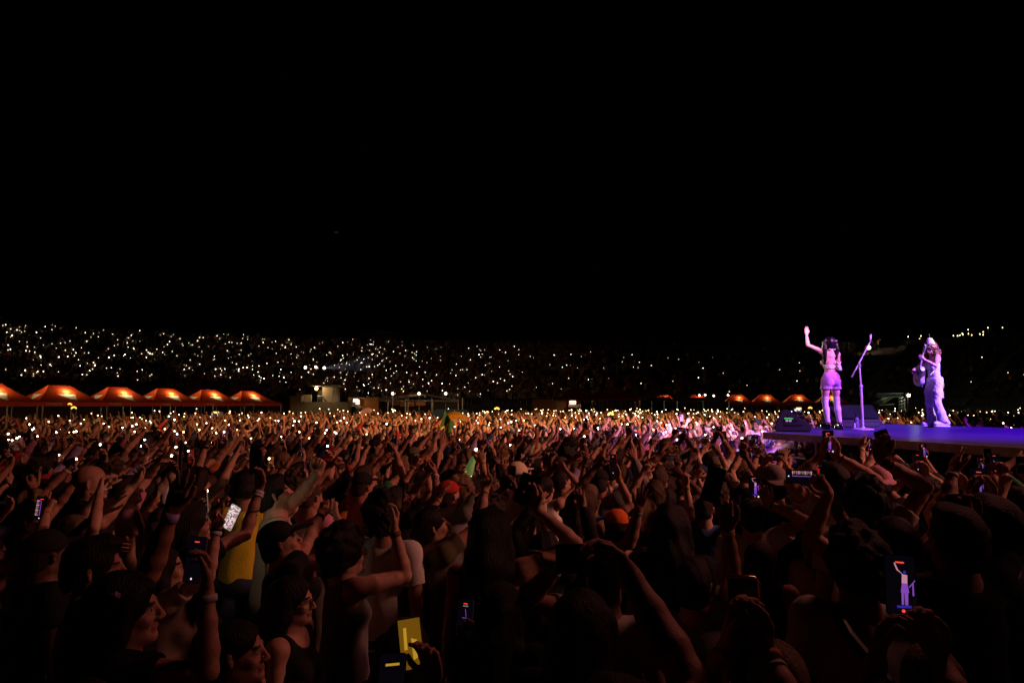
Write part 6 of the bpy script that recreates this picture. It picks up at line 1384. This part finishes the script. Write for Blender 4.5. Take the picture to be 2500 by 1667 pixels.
while y < 70:
    sp_ = .72 + .008 * (y - 16); x = -.82 * y
    while x < .82 * y:
        px_, py_ = x + rr.uniform(-.3, .3), y + rr.uniform(-.3, .3); u = CX + FPX * px_ / py_
        if py_ < np.interp(u, [a for a, b in LIM], [b for a, b in LIM]) and not in_stage(px_, py_, .5):
            far = py_ > 27
            pl = (.14 if u < 700 else .18 if u < 1100 else .24 if u < 1750 else .15 if u < 2040 else .1) * (1.0 if py_ > 22 else .85)
            add_fig(rr.choice(L2 if far else L1), px_, py_, 0, math.atan2(-(SINGXY.x - px_), SINGXY.y - py_) + rr.gauss(0, .25), rr.uniform(.88, 1.05), rr, pl, .02 if py_ < 30 else .027)
        x += sp_
    y += sp_
nfield = len(allv)
# people standing along the terraces
_rc = {}
def rowpos(u, r):
    if r not in _rc: _rc[r] = [(lambda p_: CX + FPX * p_.x / p_.y if p_.y > 2 else -9e9)(stand_pt(k_, r)[0]) for k_ in range(len(RING) - 1)]
    return float(np.interp(u, _rc[r], range(len(RING) - 1)))
def ringpos(u):     # ring index whose rim point shows at pixel column u
    us = [CX + FPX * p_.x / p_.y if p_.y > 1 else -9e9 for p_ in RING]; return float(np.interp(u, us, range(len(us))))
for r in range(NROW):
    s_ = 0.3
    while s_ < len(RING) - 2:
        p_, inn = stand_pt(s_, r + .0); u = CX + FPX * p_.x / p_.y
        dens = np.interp(u, [-400, 0, 700, 1300, 1500, 1900, 2600], [.6, .8, .85, .75, .3, .15, .1])
        if -120 < u < 2620 and rr.random() < dens and abs((s_ + .001) / 4 % 1 - .75) > .04: add_fig(rr.choice(L3), p_.x - inn.x * .35, p_.y - inn.y * .35, p_.z, math.atan2(-(SINGXY.x - p_.x), SINGXY.y - p_.y), rr.uniform(.9, 1.02), rr)
        s_ += rr.uniform(.14, .22) * (1.0 if u < 1500 else 1.3)
for u0, u1, n_, r0, r1 in ((-60, 330, 125, 3, 20.5), (330, 720, 150, 3, 21), (720, 1000, 150, 0, 20.5), (1000, 1270, 85, 0, 19), (1260, 1620, 30, 0, 16), (1620, 2060, 14, 0, 14), (2300, 2560, 4, 2, 14)):
    for _ in range(n_):
        u = rr.uniform(u0, u1); r = rr.uniform(r0, r1); s_ = rowpos(u, int(r)); p_, inn = stand_pt(min(s_, len(RING) - 2.01), int(r)); p_ = p_ - inn * .1
        LIGHTS.append((p_.x + inn.x * .3, p_.y + inn.y * .3, p_.z + rr.uniform(1.2, 1.9), rr.choice((.03, .04, .045, .055))))
cr = mesh_obj("crowd", np.concatenate(allv), np.concatenate(allf), CM, fmats=np.concatenate(allm)); tag(cr, "dense crowd filling the field and the stadium terraces", "crowd", kind="stuff")
print("stuff figures", nfield, len(allv), "verts", base, "lights", len(LIGHTS))
ico = [(0, 0, 1), (0, 0, -1)] + [(math.cos(a) * .9, math.sin(a) * .9, z) for z in (.45, -.45) for a in [k_ * 1.2566 + (.6 if z < 0 else 0) for k_ in range(5)]]
icf = []
for k_ in range(5): a, b, c_, d_ = 2 + k_, 2 + (k_ + 1) % 5, 7 + k_, 7 + (k_ + 1) % 5; icf += [(0, a, b), (a, c_, b), (b, c_, d_), (1, d_, c_)]
ico = np.array(ico, np.float32); icf = np.array(icf); pv_, pf_, pm_ = [], [], []
GL = [mat("torch_glow", (1, 1, 1), emis=(1.0, .7, .36), estr=9), mat("torch_glow_warm", (1, 1, 1), emis=(1.0, .6, .28), estr=7), mat("torch_glow_cool", (1, 1, 1), emis=(1.0, .88, .72), estr=11), mat('stand_torch', (1, 1, 1), emis=(1.0, .78, .48), estr=3.6), mat('stand_torch_dim', (1, 1, 1), emis=(1.0, .7, .4), estr=1.8), mat('stand_torch_cool', (1, 1, 1), emis=(1.0, .9, .75), estr=6)]
for i, (x, y, z, r) in enumerate(LIGHTS): pv_.append(ico * r + v3(x, y, z)); pf_.append(icf + i * 12); pm_.append(np.full(len(icf), rr.choice((0, 0, 1, 2)) if z < 2.6 else rr.choice((3, 3, 4, 5))))
tag(mesh_obj("phone_lights", np.concatenate(pv_), np.concatenate(pf_), GL, smooth=False, fmats=np.concatenate(pm_)), "countless tiny phone torches glowing over the crowd", "phone lights", kind="stuff")
